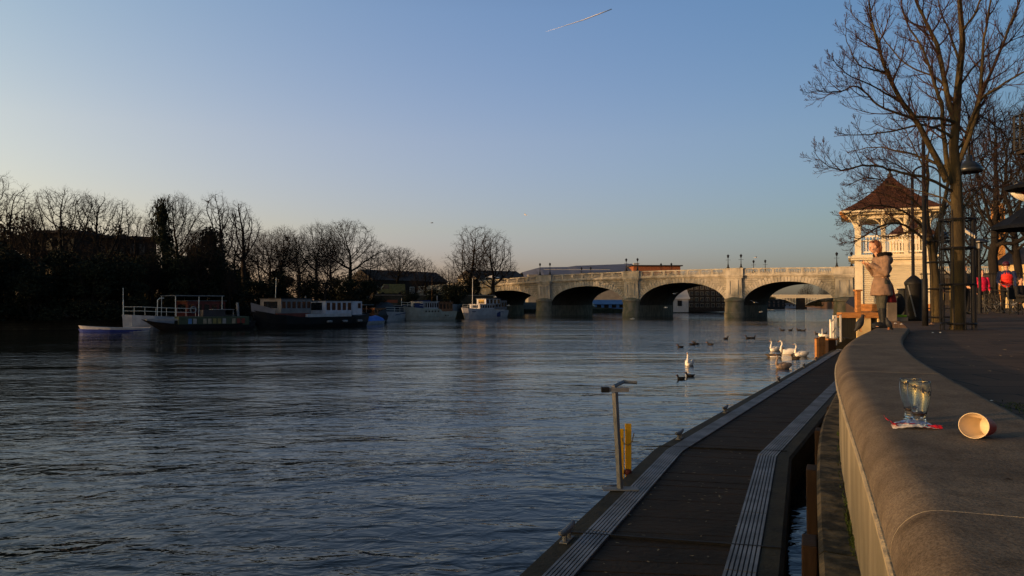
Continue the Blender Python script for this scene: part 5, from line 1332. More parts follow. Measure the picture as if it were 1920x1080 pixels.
# ---------------------------------------------------------------- litter bin, bollards, railings behind
g = P(1714,603,19.5); z0 = pave_z(19.5); root = thing('litter_bin','dark round litter bin with a conical lid and a thin flue beside the lamp post','litter bin',(g.x,g.y,z0))
mb = MB(); mb.lathe([(0,0),(.17,0),(.175,.05),(.205,.88),(.22,.92)],n=18); mb.build('drum', M['black_iron'], root, True)
mb = MB(); mb.lathe([(.22,.92),(.225,.97),(.16,1.05),(.06,1.14),(0,1.16)],n=18); mb.build('lid', M['black_iron'], root, True)
mb = MB(); mb.tube([(-.20,-.1,.90),(-.06,-.2,.10)],.016,5); mb.build('side_bar', M['galv'], root)
g = P(1700,603,20.2); root = thing('cabinet','low dark box beside the litter bin','cabinet',(g.x,g.y,pave_z(20.2)))
mb = MB(); mb.b2(-.16,.16,-.15,.15,0,.78); bevel(mb.build('box', M['dark_door'], root), .02); mb = MB(); mb.b2(-.17,.17,-.16,.16,.782,.82); mb.build('lid', M['black_iron'], root)
fn = thing('walkway_railing','black iron railing with thin bars along the walkway behind the litter bin','railing',(X(1728,30),30,pave_z(30)),radians(-4))
mb = MB()
for k in range(42): mb.tube([(k*.115,0,0),(k*.115,0,1.55)],.012,4)
mb.build('bars', M['black_iron'], fn); mb = MB()
for z in (.15,.8,1.5): mb.b2(-.05,4.85,-.02,.02,z-.02,z+.02)
mb.build('rails', M['black_iron'], fn)
# buildings beyond the walkway
rt = house('riverside_restaurant','long low dark brick building behind the walkers',1752,1990,66,58,pave_z(66),520,500,10,M['dark_wall'],M['dark_roof'],windows=(9,1),flat=True)[0]
rt = house('rendered_house','sunlit cream house behind the right hand trees',1878,2010,52,49,pave_z(52),492,455,8,M['cream_wall'],M['dark_roof'],windows=(3,1))[0]
root = thing('brick_tower','narrow orange brick tower glimpsed between the upright golden limbs','tower',(X(1874,60),60,pave_z(60)),radians(-20))
mb = MB(); zt_ = H(384,60)-pave_z(60); mb.b2(-.35,.45,0,.8,0,zt_); mb.build('shaft', M['orange_brick2'] if 'orange_brick2' in M else mat('sunlit_brick',(.42,.20,.06),.8,var=.15,scale=3), root); mb = MB(); mb.b2(-.42,.52,-.07,.87,zt_+.002,zt_+.14); mb.build('cap', M['kerb'], root)
# overhead balcony cut by the right edge
YB = 7.4; a = P(1901,284,9.4); root = thing('balcony','black iron lattice balcony jutting in at the right edge above the parasols','balcony',(a.x,YB,a.z),0)
mb = MB(); mb.b2(.03,2.2,0,2.0,-.04,-.002); mb.build('floor', M['dark_wall'], root)
mb = MB()
for z in (.0,.14,.28,.42): mb.b2(-.01,.01,-.01,2.0,z,z+.012); mb.b2(0,2.2,1.99,2.0,z,z+.012)
for k in range(23): mb.tube([(0,k*.09,0),(0,k*.09,.44)],.007,4); mb.tube([(k*.09,2,0),(k*.09,2,.44)],.007,4)
mb.build('lattice', M['black_iron'], root)
mb = MB(); mb.tube([(.0,0,-.05),(.6,.1,-.45),(1.4,.1,-.5)],.03,5); mb.build('bracket', M['black_iron'], root)
# ---------------------------------------------------------------- furled parasols at the right edge
M['parasol_blue'] = mat('dark_parasol_cloth', (.004,.006,.012), .8, var=.3, scale=6, spec=.12)
M['parasol_red'] = mat('red_cloth', (.30,.018,.018), .6, var=.2, scale=5)
def parasol(px, py_top, py_edge, Y, rad, label, m, base_py=None, tilt=0, stripe=False):
    c = P(px, py_edge, Y); z0 = pave_z(Y); root = thing('parasol', label, 'parasol', (c.x,c.y,z0)); zt = H(py_top,Y)-z0; ze = H(py_edge,Y)-z0
    mb = MB(); n = 8; R_ = Matrix.Rotation(radians(22),3,'Z')
    prof = [(0,zt),(rad*.25,lerp(zt,ze,.30)),(rad*.6,lerp(zt,ze,.66)),(rad,ze),(rad*.97,ze-.03),(rad*.6,lerp(zt,ze,1.02)),(rad*.2,lerp(zt,ze,.9))]
    mb.lathe(prof, n=n, M=R_); mb.build('canopy', m, root)
    if stripe:
        mb = MB(); mb.lathe([(rad*.99,ze-.135),(rad*.985,ze-.22)], n=n, M=R_); mb.build('white_trim', M['white_paint'], root)
    mb = MB(); mb.tube([(0,0,0),(0,0,zt-.02)],.03,8); mb.build('pole', M['black_iron'], root)
    for k in range(4):
        a = radians(22)+pi/2*k; mb = MB(); mb.tube([(0,0,lerp(zt,ze,1.4)),(rad*.7*cos(a),rad*.7*sin(a),lerp(zt,ze,.72))],.012,4); mb.build('strut', M['black_iron'], root)
    mb = MB(); mb.lathe([(0,.05),(.06,.05),(.10,.03),(.11,0)],n=16); mb.build('foot', M['black_iron'], root)
    return root
parasol(1940,372,424,7.6,.38,'dark blue parasol with a drooping canopy cut by the right edge',M['parasol_blue'])
parasol(1944,328,349,8.0,.30,'black topped parasol above the dark blue one at the right edge',M['parasol_blue'])
c = P(1936,358,8.3); root = thing('rolled_awning','red and white rolled cloth between the two dark parasols','awning',(c.x,c.y,c.z))
mb = MB(); mb.ell((0,0,0),(.20,.10,.10),18,12,Matrix.Rotation(radians(12),3,'Y')); mb.build('red_cloth', M['parasol_red'], root, True)
mb = MB(); mb.ell((-.025,.03,-.01),(.20,.10,.105),18,12,Matrix.Rotation(radians(12),3,'Y')); mb.build('white_band', M['white_paint'], root, True)
# ---------------------------------------------------------------- people
M['skin'] = mat('skin', (.50,.27,.17), .55, var=.06, scale=8)
def cloth(name, c, rough=.85, v=.18): return mat(name, c, rough, var=v, scale=14, bump=.35, bscale=30)
M['hair_brown'] = mat('brown_hair', (.14,.050,.020), .5, var=.35, scale=30, stretch=(1,1,.2))
M['hair_dark'] = mat('dark_hair', (.02,.012,.008), .5, var=.3, scale=30)
M['coat_tan'] = cloth('tan_coat', (.20,.125,.085)); M['fur'] = mat('dark_fur', (.012,.008,.006), .95, var=.6, scale=60, bump=1, bscale=120)
M['leggings'] = cloth('grey_green_leggings', (.045,.044,.034)); M['boots'] = cloth('dark_boots', (.010,.011,.012), .6); M['bag_red'] = cloth('dark_red_bag', (.17,.012,.012))
M['vest_red'] = cloth('red_vest', (.58,.022,.012), .6); M['pink'] = cloth('pink_jacket', (.50,.012,.055), .6); M['navy'] = cloth('navy_cloth', (.012,.022,.07)); M['black_cloth'] = cloth('black_cloth', (.010,.010,.011)); M['olive'] = cloth('olive_coat', (.06,.045,.028)); M['lime'] = cloth('lime_cloth', (.16,.30,.02))
M['helmet'] = mat('cycle_helmet', (.06,.012,.02), .3, var=.3, scale=8)
def head(mb, c, s, yaw, pitch=0):
    """a head of height s with brow, nose, lips, jaw and ears, facing +x before rotation"""
    R_ = Matrix.Rotation(yaw,3,'Z') @ Matrix.Rotation(pitch,3,'Y'); c = Vector(c)
    def e(p, r): mb.ell(c+R_@(Vector(p)*s), tuple(x*s for x in r), 14, 10, R_)
    e((-.05,0,.08),(.40,.33,.40)); e((.08,0,-.16),(.27,.25,.32)); e((.17,0,-.34),(.13,.15,.12)); e((.30,0,.12),(.08,.20,.05))
    e((.38,0,-.05),(.07,.05,.10)); e((.41,0,-.10),(.06,.06,.045)); e((.33,0,-.235),(.055,.10,.035)); e((.32,0,-.275),(.05,.085,.03))
    for sy in (-1,1): e((-.02,.33*sy,-.03),(.07,.04,.11)); e((.22,.17*sy,-.10),(.10,.10,.10))
    return R_
def face_bits(root, body, c, s, R_, m=None):
    mb = MB()
    for sy in (-1,1): mb.ell(Vector(c)+R_@Vector((.315*s,.13*s*sy,.03*s)), (.035*s,.05*s,.028*s), 8, 6, R_)
    mb.build('eyes', M['boots'], body)
def hand(mb, wrist, dirv, palm_n, s=.18, curl=.6):
    """palm, four unequal bent fingers and a side thumb"""
    d = Vector(dirv).normalized(); n = Vector(palm_n); n = (n-d*n.dot(d)).normalized(); sd = d.cross(n); w_ = Vector(wrist)
    mb.ell(w_+d*s*.25, (s*.26,s*.21,s*.09), 10, 7, Matrix((d,sd,n)).transposed())
    for k,(off,ln) in enumerate([(-.155,.36),(-.05,.42),(.055,.39),(.155,.30)]):
        p = w_+d*s*.46+sd*s*off; a1 = curl*.5
        q = p+(d*cos(a1)+n*sin(a1))*s*ln*.5; a2 = curl*1.3; r = q+(d*cos(a2)+n*sin(a2))*s*ln*.32; a3 = curl*1.9; t = r+(d*cos(a3)+n*sin(a3))*s*ln*.24
        mb.tube([p-d*s*.06,p,q,r,t],[s*.05,s*.05,s*.046,s*.042,s*.034],7)
    p = w_+d*s*.15-sd*s*.17; q = p+(d*.6-sd*.6+n*.35).normalized()*s*.24; r = q+(d*.9+n*.5).normalized()*s*.2; mb.tube([p+sd*s*.05,p,q,r],[s*.06,s*.06,s*.052,s*.04],7)
# --- the woman standing on the wall, side on, looking down at her phone (faces -x)
wy = 14.0; wp = P(1650,617,wy); W0 = Vector((wp.x, wp.y, WT))
fx = -1
wm = thing('person','woman in a belted tan hooded coat standing on the wall end with a phone','person',(W0.x,W0.y,W0.z),0)
k_ = 1.60/1.60
def w(x, z, y=0): return Vector((x, y, z))      # local: -x is the way she faces
hc = w(-.10,1.475); hs = .225
b = MB()
Rh = head(b, hc, hs, radians(180), radians(22))
capsule(b, w(.0,1.30), .058, w(-.06,1.40), .052); 
b.ell((.02,0,1.12),(.12,.17,.20)); b.ell((.03,0,.92),(.11,.145,.16)); b.ell((.04,0,.80),(.13,.165,.13))
for sy in (-1,1):
    capsule(b,(.04,.085*sy,.80),.092,(.03+.02*sy,.09*sy,.44),.058); capsule(b,(.03+.02*sy,.09*sy,.44),.056,(.05+.035*sy,.09*sy,.08),.036); 
    b.ell((.0+.035*sy,.095*sy,.04),(.12,.042,.042)); b.ell((-.06+.035*sy,.095*sy,.03),(.07,.045,.03))
    sh_ = Vector((.03,.17*sy,1.24)); el = Vector((.01,.20*sy,.99)); wr = Vector((-.20,.06*sy+.0,1.155)) if sy < 0 else Vector((-.19,.07,1.15))
    capsule(b,sh_,.055,el,.042); capsule(b,el,.040,wr,.026)
    hand(b, wr, (-1,-.25*sy,.25), (0,-sy*.3,1), .17, .75)
body = blob(b,'body',M['skin'],wm,.0085,1)
face_bits(wm, body, hc, hs, Rh)
h_ = MB(); h_.ell(hc+Vector((.042,0,.040)),(.095,.086,.092),16,12); h_.ell(hc+Vector((.070,0,-.05)),(.066,.086,.095),14,10)
for k in range(60):
    a = rn.uniform(-1.15,1.15); st_ = hc+Vector((.065+.045*cos(a),.085*sin(a),.0)); h_.tube([st_+Vector((-.0,0,.08)),st_+Vector((.02,0,-.02)),st_+Vector((.01,0,-.13+rn.uniform(-.03,.02)))],[.012,.014,.006],5)
pass
h_.tube([hc+Vector((-.035,-.06,.085)),hc+Vector((-.05,0,.095)),hc+Vector((-.035,.06,.085))],[.02,.022,.02],6)
blob(h_,'hair',M['hair_brown'],body,.009,1)
c_ = MB()
c_.ell((.025,0,1.13),(.155,.205,.20),16,12); c_.ell((.03,0,1.24),(.12,.20,.09),16,10)
c_.lathe([(.0,1.10),(.13,1.08),(.125,.965),(.118,.935),(.13,.90),(.165,.78),(.185,.66),(.190,.60),(.178,.585),(.0,.585)],(0,0,0),24,Matrix.Diagonal((1.0,1.12,1.0)))
c_.v = [(x+.035 if z < 1.11 else x, y, z) for x,y,z in c_.v]
for sy in (-1,1):
    sh_ = Vector((.03,.185*sy,1.235)); el = Vector((.01,.215*sy,.985)); wr = Vector((-.165,.085*sy,1.135))
    capsule(c_,sh_,.078,el,.064,12); capsule(c_,el,.062,wr,.050,12)
coat = blob(c_,'coat',M['coat_tan'],wm,.011,2)
tx = bpy.data.textures.new('folds','CLOUDS'); tx.noise_scale = .09
md = coat.modifiers.new('folds','DISPLACE'); md.texture = tx; md.strength = .022; md.mid_level = .5
mb = MB(); mb.lathe([(.131,.925),(.140,.930),(.140,.965),(.131,.970)],(0.035,0,0),24,Matrix.Diagonal((1.0,1.12,1.0))); mb.build('belt', M['coat_tan'], coat, True)
mb = MB(); mb.ell((.145,0,1.245),(.085,.135,.105),14,10,Matrix.Rotation(radians(-25),3,'Y')); blob(mb,'hood',M['coat_tan'],coat,.011,2)
mb = MB(); rr_ = random.Random(4)
pts = [(-.055,-.06,1.315),(-.02,-.115,1.335),(.06,-.135,1.345),(.15,-.10,1.345),(.205,0,1.335),(.15,.10,1.345),(.06,.135,1.345),(-.02,.115,1.335),(-.055,.06,1.315)]
mb.tube(pts,.035,8)
for k in range(600):
    i = rr_.randrange(len(pts)-1); q = Vector(pts[i]).lerp(Vector(pts[i+1]), rr_.random()); v = Vector((rr_.gauss(0,1),rr_.gauss(0,1),rr_.gauss(0,1))).normalized(); s_ = v.orthogonal().normalized()*.004
    mb.add([q+v*.03-s_,q+v*.03+s_,q+v*.058],[(0,1,2)])
mb.build('fur_trim', M['fur'], coat)
l_ = MB()
for sy in (-1,1):
    capsule(l_,(.04,.085*sy,.80),.103,(.03+.02*sy,.09*sy,.44),.068,12); capsule(l_,(.03+.02*sy,.09*sy,.44),.067,(.045+.03*sy,.09*sy,.26),.055,12)
blob(l_,'leggings',M['leggings'],wm,.011,1)
l_ = MB()
for sy in (-1,1):
    capsule(l_,(.04+.03*sy,.09*sy,.34),.066,(.055+.035*sy,.09*sy,.10),.050,12); l_.ell((.0+.035*sy,.095*sy,.055),(.145,.052,.052),14,8); l_.b2(-.13+.035*sy,.11+.035*sy,.095*sy-.042,.095*sy+.042,.0,.022)
blob(l_,'boots',M['boots'],wm,.010,1)
ph = thing('mobile_phone','flat dark phone held up in front of the woman in the tan coat','phone',tuple(W0+Vector((-.335,-.0,1.225))),0)
mb = MB(); mb.box((0,0,0),(.075,.07,.008),0,Matrix.Rotation(radians(-18),3,'Y')); bevel(mb.build('case', M['black_iron'], ph), .002); mb = MB(); mb.box((.001,0,.0055),(.066,.062,.002),0,Matrix.Rotation(radians(-18),3,'Y')); mb.build('screen', M['window_glass'], ph)
bg_ = thing('shoulder_bag','dark red bag hanging behind the hip of the woman in the tan coat','bag',tuple(W0+Vector((.19,.12,.48))),0)
mb = MB(); mb.prism_xz([(-.11,-.02),(.17,-.02),(.10,.30),(.02,.44),(-.06,.44)],-.05,.05); bevel(mb.build('bag', M['bag_red'], bg_), .02,3); mb = MB(); mb.tube([(.0,0,.42),(-.03,-.04,.6),(-.1,-.06,.75)],.008,5); mb.build('strap', M['bag_red'], bg_)

# --- people on the walkway (seen small): generic builder, faces -y (towards the camera) turned by rz
def walker(px, Y, hgt, rz, label, top, topm, legm, stride=.12, arm=((-.1,-.1),(-.1,-.1)), hair=None, helmet=False, vest=None, sit=False, hood=False, skirt=None):
    x = X(px,Y); z0 = pave_z(Y); root = thing('person', label, 'person', (x,Y,z0), rz); k = hgt/1.72
    b = MB(); V = lambda x,y,z: (x*k,y*k,z*k); dz = -.42 if sit else 0
    hc = Vector(V(.0,0,1.58+dz)); hs = .235*k; Rh = head(b, hc, hs, radians(-90), radians(8))
    capsule(b,V(0,.01,1.38+dz),.06*k,V(0,0,1.48+dz),.055*k); b.ell(V(0,0,1.22+dz),V(.18,.115,.20)); b.ell(V(0,0,1.02+dz),V(.15,.10,.15)); b.ell(V(0,0,.92+dz),V(.165,.115,.12))
    t_ = MB(); l_ = MB(); s_ = MB()
    for sy in (-1,1):
        if sit: kn = V(.10*sy,-.42,.50); an = V(.11*sy,-.40,.09); hp = V(.09*sy,0,.50)
        else: hp = V(.09*sy,0,.90); kn = V(.10*sy,-.03-stride*.5*sy,.50); an = V(.10*sy,.02-stride*sy,.09)
        capsule(b,hp,.085*k,kn,.058*k); capsule(b,kn,.055*k,an,.036*k); b.ell((an[0],an[1]-.06*k,.045*k),V(.045,.12,.04))
        capsule(l_,hp,.10*k,kn,.07*k,12)
        if not skirt: capsule(l_,kn,.07*k,(an[0],an[1],an[2]+.03*k),.055*k,12)
        s_.ell((an[0],an[1]-.06*k,.05*k),V(.052,.135,.05),12,8); capsule(s_,(an[0],an[1],.06*k),.05*k,(an[0],an[1],.11*k),.046*k)
        a = arm[0 if sy < 0 else 1]; sh_ = V(.19*sy,0,1.34+dz); el = V(.25*sy,.04+a[0]*.5,1.07+dz); wr = V(.24*sy*(1-abs(a[1])),a[0]*1.9-.04,.86+dz+max(0,a[1]*.9))
        capsule(b,sh_,.052*k,el,.042*k); capsule(b,el,.04*k,wr,.027*k); dv = Vector(wr)-Vector(el); hand(b, wr, dv, (-sy,.3,0), .17*k, .55)
        capsule(t_,sh_,.072*k,el,.060*k,12); capsule(t_,el,.058*k,tuple(Vector(wr)-dv.normalized()*.03*k),.045*k,12)
    body = blob(b,'body',M['skin'],root,.011*k,1); face_bits(root, body, hc, hs, Rh)
    l_.ell(V(0,0,.93+dz),V(.178,.125,.12),14,10)
    if skirt: pass
    blob(l_,'trousers',legm,root,.014,1); blob(s_,'shoes',M['boots'],root,.012,1)
    tr_ = MB(); tr_.ell(V(0,0,1.22+dz),V(.19,.130,.22),16,12); tr_.ell(V(0,0,1.02+dz),V(.165,.120,.18),16,12); tr_.ell(V(0,0,.92+dz),V(.175,.13,.10),14,10)
    if vest:
        t_.ell(V(0,0,1.25+dz),V(.19,.125,.19),14,10); blob(t_,'shirt',topm,root,.013,1)
        for z in (.94,1.04,1.14,1.24): tr_.lathe([(.155*k,(z-.05+dz)*k),(.182*k,(z+dz)*k),(.155*k,(z+.05+dz)*k)],(0,0,0),18,Matrix.Diagonal((1,.72,1)))
        blob(tr_,'vest',vest,root,.013,1)
    else:
        t_.v += []; o_ = len(t_.v); t_.add(tr_.v, tr_.f); blob(t_,top,topm,root,.013,1)
    hm = MB()
    if helmet:
        hm.ell(hc+Vector((0,.01,.06*k)),V(.115,.145,.095),16,10); hm.ell(hc+Vector((0,-.09*k,.045*k)),V(.07,.05,.03)); blob(hm,'helmet',M['helmet'],body,.010,1)
        mb = MB(); mb.tube([tuple(hc+Vector(V(-.1,0,.03))),tuple(hc+Vector(V(-.07,-.03,-.12))),tuple(hc+Vector(V(0,-.05,-.14))),tuple(hc+Vector(V(.07,-.03,-.12))),tuple(hc+Vector(V(.1,0,.03)))],.006,4); mb.build('helmet_strap', M['black_cloth'], body)
    elif hood:
        hm.ell(hc+Vector((0,.045*k,.01)),V(.13,.12,.155),16,10); hm.ell(hc+Vector((0,.05*k,-.12*k)),V(.15,.10,.07)); blob(hm,'hood',topm,body,.011,1)
    else:
        hm.ell(hc+Vector((0,.034*k,.040*k)),V(.092,.100,.098),16,10); hm.ell(hc+Vector((0,.06*k,-.06*k)),V(.095,.06,.11),14,10); blob(hm,'hair',hair or M['hair_dark'],body,.010,1)
    return root
walker(1888,27.2,1.84,radians(-32),'man in a red padded vest, blue sleeves and cycle helmet','shirt',M['navy'],M['black_cloth'],.10,((-.22,.12),(-.02,-.0)),helmet=True,vest=M['vest_red'])
walker(1842,27.6,1.58,radians(-10),'woman in a bright pink jacket and black leggings beside the man in the red vest','jacket',M['pink'],M['black_cloth'],.06,((.0,0),(-.02,.02)),hair=M['hair_dark'])
walker(1809,25.5,1.66,radians(25),'person in an olive coat with a pale fur hood, half hidden by the big trunk','coat',M['olive'],M['black_cloth'],.05,((-.1,.1),(-.05,.1)),hair=M['hair_dark'],hood=True)
walker(1914,24.5,1.62,radians(20),'person in black sitting at the right edge beside the man in the red vest','jacket',M['black_cloth'],M['black_cloth'],.05,((-.2,.2),(-.2,.2)),hair=M['hair_dark'],sit=True)
walker(1757,31,1.62,radians(10),'person in a mauve coat behind the forked tree','coat',cloth('mauve_coat',(.10,.05,.08)),M['navy'],.05,((-.05,.05),(-.05,.05)),hair=M['hair_brown'])
# chair for the seated person
x, Y = X(1914,24.5), 24.5; ch = thing('cafe_chair','black metal chair under the seated person at the right edge','chair',(x,Y+.05,pave_z(Y)),radians(20))
mb = MB(); mb.b2(-.22,.22,-.25,.2,.40,.43); mb.build('seat', M['black_iron'], ch); mb = MB(); mb.b2(-.22,.22,.2,.23,.5,.88); mb.build('backrest', M['black_iron'], ch)
for sx in (-.2,.2):
    for sy in (-.22,.2): mb = MB(); mb.tube([(sx,sy,0),(sx,sy,.40)],.014,5); mb.build('leg', M['black_iron'], ch)
# bicycle pushed by the man
def bicycle(px, Y, rz, label, m):
    root = thing('bicycle', label, 'bicycle', (X(px,Y),Y,pave_z(Y)), rz); R = .34
    for x in (-.52,.52):
        mb = MB(); n = 28; 
        vs=[];fs=[]
        for k in range(n):
            a = 2*pi*k/n
            for j in range(6): b_ = 2*pi*j/6; rr = R+.018*cos(b_); vs.append((x+rr*cos(a),.018*sin(b_),R+rr*sin(a)))
        fs = [(k*6+j,((k+1)%n)*6+j,((k+1)%n)*6+(j+1)%6,k*6+(j+1)%6) for k in range(n) for j in range(6)]
        mb.add(vs,fs); wh = mb.build('wheel', M['black_iron'], root)
        mb = MB()
        for k in range(12): a = 2*pi*k/12; mb.tube([(x,0,R),(x+(R-.02)*cos(a),0,R+(R-.02)*sin(a))],.003,3)
        mb.build('spokes', M['galv'], wh)
    mb = MB(); bb = (-.08,0,.30); sn = (-.20,0,.82); hd = (.36,0,.80); h2 = (.39,0,.66)
    for p,q in ((bb,sn),(bb,h2),(sn,hd),((-.52,0,R),bb),((-.52,0,R),(-.19,0,.78)),(hd,(.52,0,R))): mb.tube([p,q],.018,6)
    mb.build('frame', m, root)
    mb = MB(); mb.tube([(.36,0,.78),(.34,0,.98)],.014,6); mb.tube([(.30,-.28,1.0),(.36,-.1,.99),(.34,0,.98),(.36,.1,.99),(.30,.28,1.0)],.014,6); mb.build('handlebar', M['galv'], root)
    mb = MB(); mb.ell((-.22,0,.90),(.14,.065,.03)); mb.tube([(-.20,0,.8),(-.22,0,.9)],.014,5); mb.build('saddle', M['black_iron'], root)
    mb = MB(); mb.tube([(-.08,-.1,.30),(-.08,.1,.30)],.012,5); mb.tube([(-.08,-.1,.30),(0,-.1,.16)],.01,4); mb.tube([(-.08,.1,.30),(-.16,.1,.44)],.01,4); mb.build('crank', M['galv'], root)
    return root
bicycle(1871,27.0,radians(-70),'dark bicycle pushed by the man in the red vest',M['black_iron'])
bicycle(1905,28.5,radians(-50),'second bicycle standing behind the man in the red vest',M['galv'])
# rucksack on a pale block beside the woman's legs
g = P(1673,606,19.0); z0 = pave_z(19.0)
bl = thing('stone_bollard','pale square stone block behind the legs of the woman in the tan coat','bollard',(g.x-.06,g.y,z0)); mb = MB(); mb.b2(-.14,.12,-.14,.14,0,.58); bevel(mb.build('shaft', M['kerb'], bl), .015); mb = MB(); mb.b2(-.15,.13,-.15,.15,.582,.62); mb.build('cap', M['kerb'], bl)
rk = thing('rucksack','black rucksack with a lime green base beside the pale stone block','bag',(X(1684,19.2),19.2,z0+.0)); mb = MB(); mb.ell((0,0,.42),(.17,.13,.28),16,12); blob(mb,'bag',M['black_cloth'],rk,.014,1)
mb = MB(); mb.b2(-.16,.16,-.13,.13,.10,.16); bevel(mb.build('base', M['lime'], rk), .02); mb = MB(); mb.b2(-.17,.17,-.14,.14,0,.098); mb.build('stand', M['kerb'], rk)

# ---------------------------------------------------------------- birds
M['swan_white'] = mat('white_plumage', (.74,.70,.64), .8, var=.08, scale=10, bump=.3); M['bill'] = mat('orange_bill', (.45,.14,.02), .5); M['duck'] = mat('dark_plumage', (.022,.017,.013), .75, var=.5, scale=20)
M['goose'] = mat('goose_plumage', (.09,.07,.05), .8, var=.3, scale=16); M['pigeon'] = mat('pigeon_plumage', (.020,.021,.024), .6, var=.35, scale=18); M['swan_grey'] = mat('grey_brown_plumage', (.30,.22,.17), .8, var=.3, scale=18)
def swan_mesh(root, m, neck='up'):
    b = MB(); b.ell((0,0,.10),(.36,.19,.155),18,12); b.ell((.16,0,.13),(.20,.165,.14)); b.tube([(-.28,0,.14),(-.46,0,.22)],[.09,.02],8)
    nk = {'up':[(.26,0,.14),(.36,0,.24),(.34,0,.38),(.29,0,.50),(.30,0,.60),(.35,0,.655)],'low':[(.26,0,.14),(.40,0,.22),(.44,0,.34),(.42,0,.44),(.46,0,.50)]}[neck]
    b.tube(nk,[.085,.06,.042,.036,.034,.036],10); hd = Vector(nk[-1]); b.ell(hd+Vector((.02,0,.005)),(.058,.036,.038)); b.tube([hd+Vector((.05,0,0)),hd+Vector((.11,0,-.02))],[.024,.016],8)
    bd = blob(b,'body',m,root,.011,1)
    for sy in (-1,1):
        w_ = MB(); w_.ell((-.10,.13*sy,.17),(.30,.075,.13),14,10,Matrix.Rotation(radians(6),3,'Y')); w_.tube([(-.3,.09*sy,.22),(-.42,.05*sy,.26)],[.06,.01],6); blob(w_,'wing',m,bd,.012,1)
    k = MB(); k.tube([hd+Vector((.075,0,-.005)),hd+Vector((.14,0,-.03))],[.021,.012],8); k.build('bill', M['bill'], bd, True); k = MB(); k.ell(hd+Vector((.055,0,.008)),(.02,.028,.015)); k.build('face_mask', M['duck'], bd)
def swan(px, py, rz, label, neck='up', m='swan_white', sc=1.0):
    g = G(px,py,0.0); r = thing('swan', label, 'swan', (g.x,g.y,-.02), rz, 'swans on the river'); r.scale = (sc,sc,sc); swan_mesh(r, M[m], neck); return r
swan(1292,685,radians(-115),'lone white swan facing the camera, nearest the left of the flock',sc=.86)
swan(1453,658,radians(-150),'white swan at the back left of the group by the pontoon',sc=.92)
swan(1478,664,radians(175),'white swan seen side on, its body stretching right behind the goose',sc=1.05)
swan(1502,668,radians(-165),'white swan at the right of the group, its neck upright',sc=.95)
swan(1468,691,radians(-160),'greyish brown young swan nearest the pontoon cleats',m='swan_grey',sc=.90)
swan(1540,631,radians(-100),'far white swan left of the landing steps posts',sc=.95)
swan(1551,633,radians(10),'far white swan half behind the landing steps posts','low',sc=.95)
def duck_mesh(root, m, sc=1.0):
    b = MB(); b.ell((0,0,.04),(.17,.09,.075),14,10); b.tube([(-.12,0,.06),(-.21,0,.10)],[.05,.012],6); b.tube([(.11,0,.06),(.15,0,.13),(.16,0,.165)],[.05,.036,.034],8); b.ell((.17,0,.175),(.048,.035,.036)); bd = blob(b,'body',m,root,.009,1)
    k = MB(); k.tube([(.205,0,.17),(.255,0,.158)],[.018,.012],6); k.build('bill', M['bill'], bd)
dk = None
for i,(px,py,rz,lb) in enumerate([(1276,652,200,'far left one of the middle row'),(1298,647,20,'left one of the touching pair in the middle row'),(1305,646,190,'right one of the touching pair in the middle row'),(1332,647,150,'on its own right of the touching pair'),
    (1361,636,30,'on its own beneath the fourth pier'),(1403,635,200,'left one of the pair right of the fourth pier'),(1411,635,10,'right one of the pair right of the fourth pier'),(1467,620,170,'first from the left in the far row'),
    (1482,620,10,'second from the left in the far row'),(1498,620,190,'third from the left in the far row'),(1506,621,350,'last in the far row'),(1277,711,200,'left of the two nearest ducks in front of the lone swan'),(1294,706,180,'right of the two nearest ducks in front of the lone swan'),(1533,627,180,'left of the far swans by the steps'),(1546,627,0,'between the far swans by the steps'),(1492,673,150,'between the young swan and the right hand swan')]):
    g = G(px,py,0); 
    if dk is None: dk = o = thing('duck','x','duck',(0,0,0),0,'ducks on the river'); duck_mesh(o, M['duck'])
    else: o = copy_tree(dk)
    o.location = (g.x,g.y,-.01); o.rotation_euler = (0,0,radians(rz)); s_ = 1.25 if py < 640 else (1.1 if py < 690 else .85); o.scale = (s_,s_,s_); o['label'] = 'small dark duck, '+lb
g = G(1452,670,0); go = thing('goose','dark long bodied goose with pale sides in front of the back left swan','goose',(g.x,g.y,-.01),radians(5)); go.scale = (1.15,1.15,1.15)
b = MB(); b.ell((0,0,.07),(.33,.13,.10),16,10); b.tube([(-.25,0,.1),(-.42,0,.14)],[.07,.015],7); b.tube([(.24,0,.1),(.33,0,.2),(.34,0,.34),(.37,0,.40)],[.06,.035,.028,.03],8); b.ell((.39,0,.40),(.05,.03,.032)); bd = blob(b,'body',M['goose'],go,.012,1)
for sy in (-1,1): mb = MB(); mb.ell((.02,.10*sy,.04),(.27,.045,.045)); mb.build('pale_flank', M['swan_white'], bd, True)
def pigeon(px, py, Y, z, rz, label, sc=1.0):
    c = P(px,py,Y); r = thing('pigeon', label, 'pigeon', (c.x,c.y,z), rz, 'pigeons by the wall'); r.scale = (sc,sc,sc)
    b = MB(); b.ell((0,0,.135),(.110,.058,.062),14,10,Matrix.Rotation(radians(-62),3,'Y')); b.tube([(.035,0,.20),(.05,0,.245),(.05,0,.26)],[.045,.030,.028],8); b.ell((.056,0,.272),(.032,.024,.026)); b.tube([(-.03,0,.07),(-.085,0,.010)],[.04,.022],7)
    bd = blob(b,'body',M['pigeon'],r,.006,1); k = MB(); k.tube([(.082,0,.272),(.110,0,.264)],[.008,.004],6); k.build('bill', M['duck'], bd)
    for sy in (-.022,.022): k = MB(); k.tube([(.01,sy,.08),(.012,sy,.0)],.005,5); k.tube([(.012,sy,.004),(.035,sy,.003)],.004,4); k.build('leg', M['bill'], bd)
pigeon(1612,628,12.2,WT-.002,radians(0),'dark pigeon standing upright on the left edge of the wall',.92)
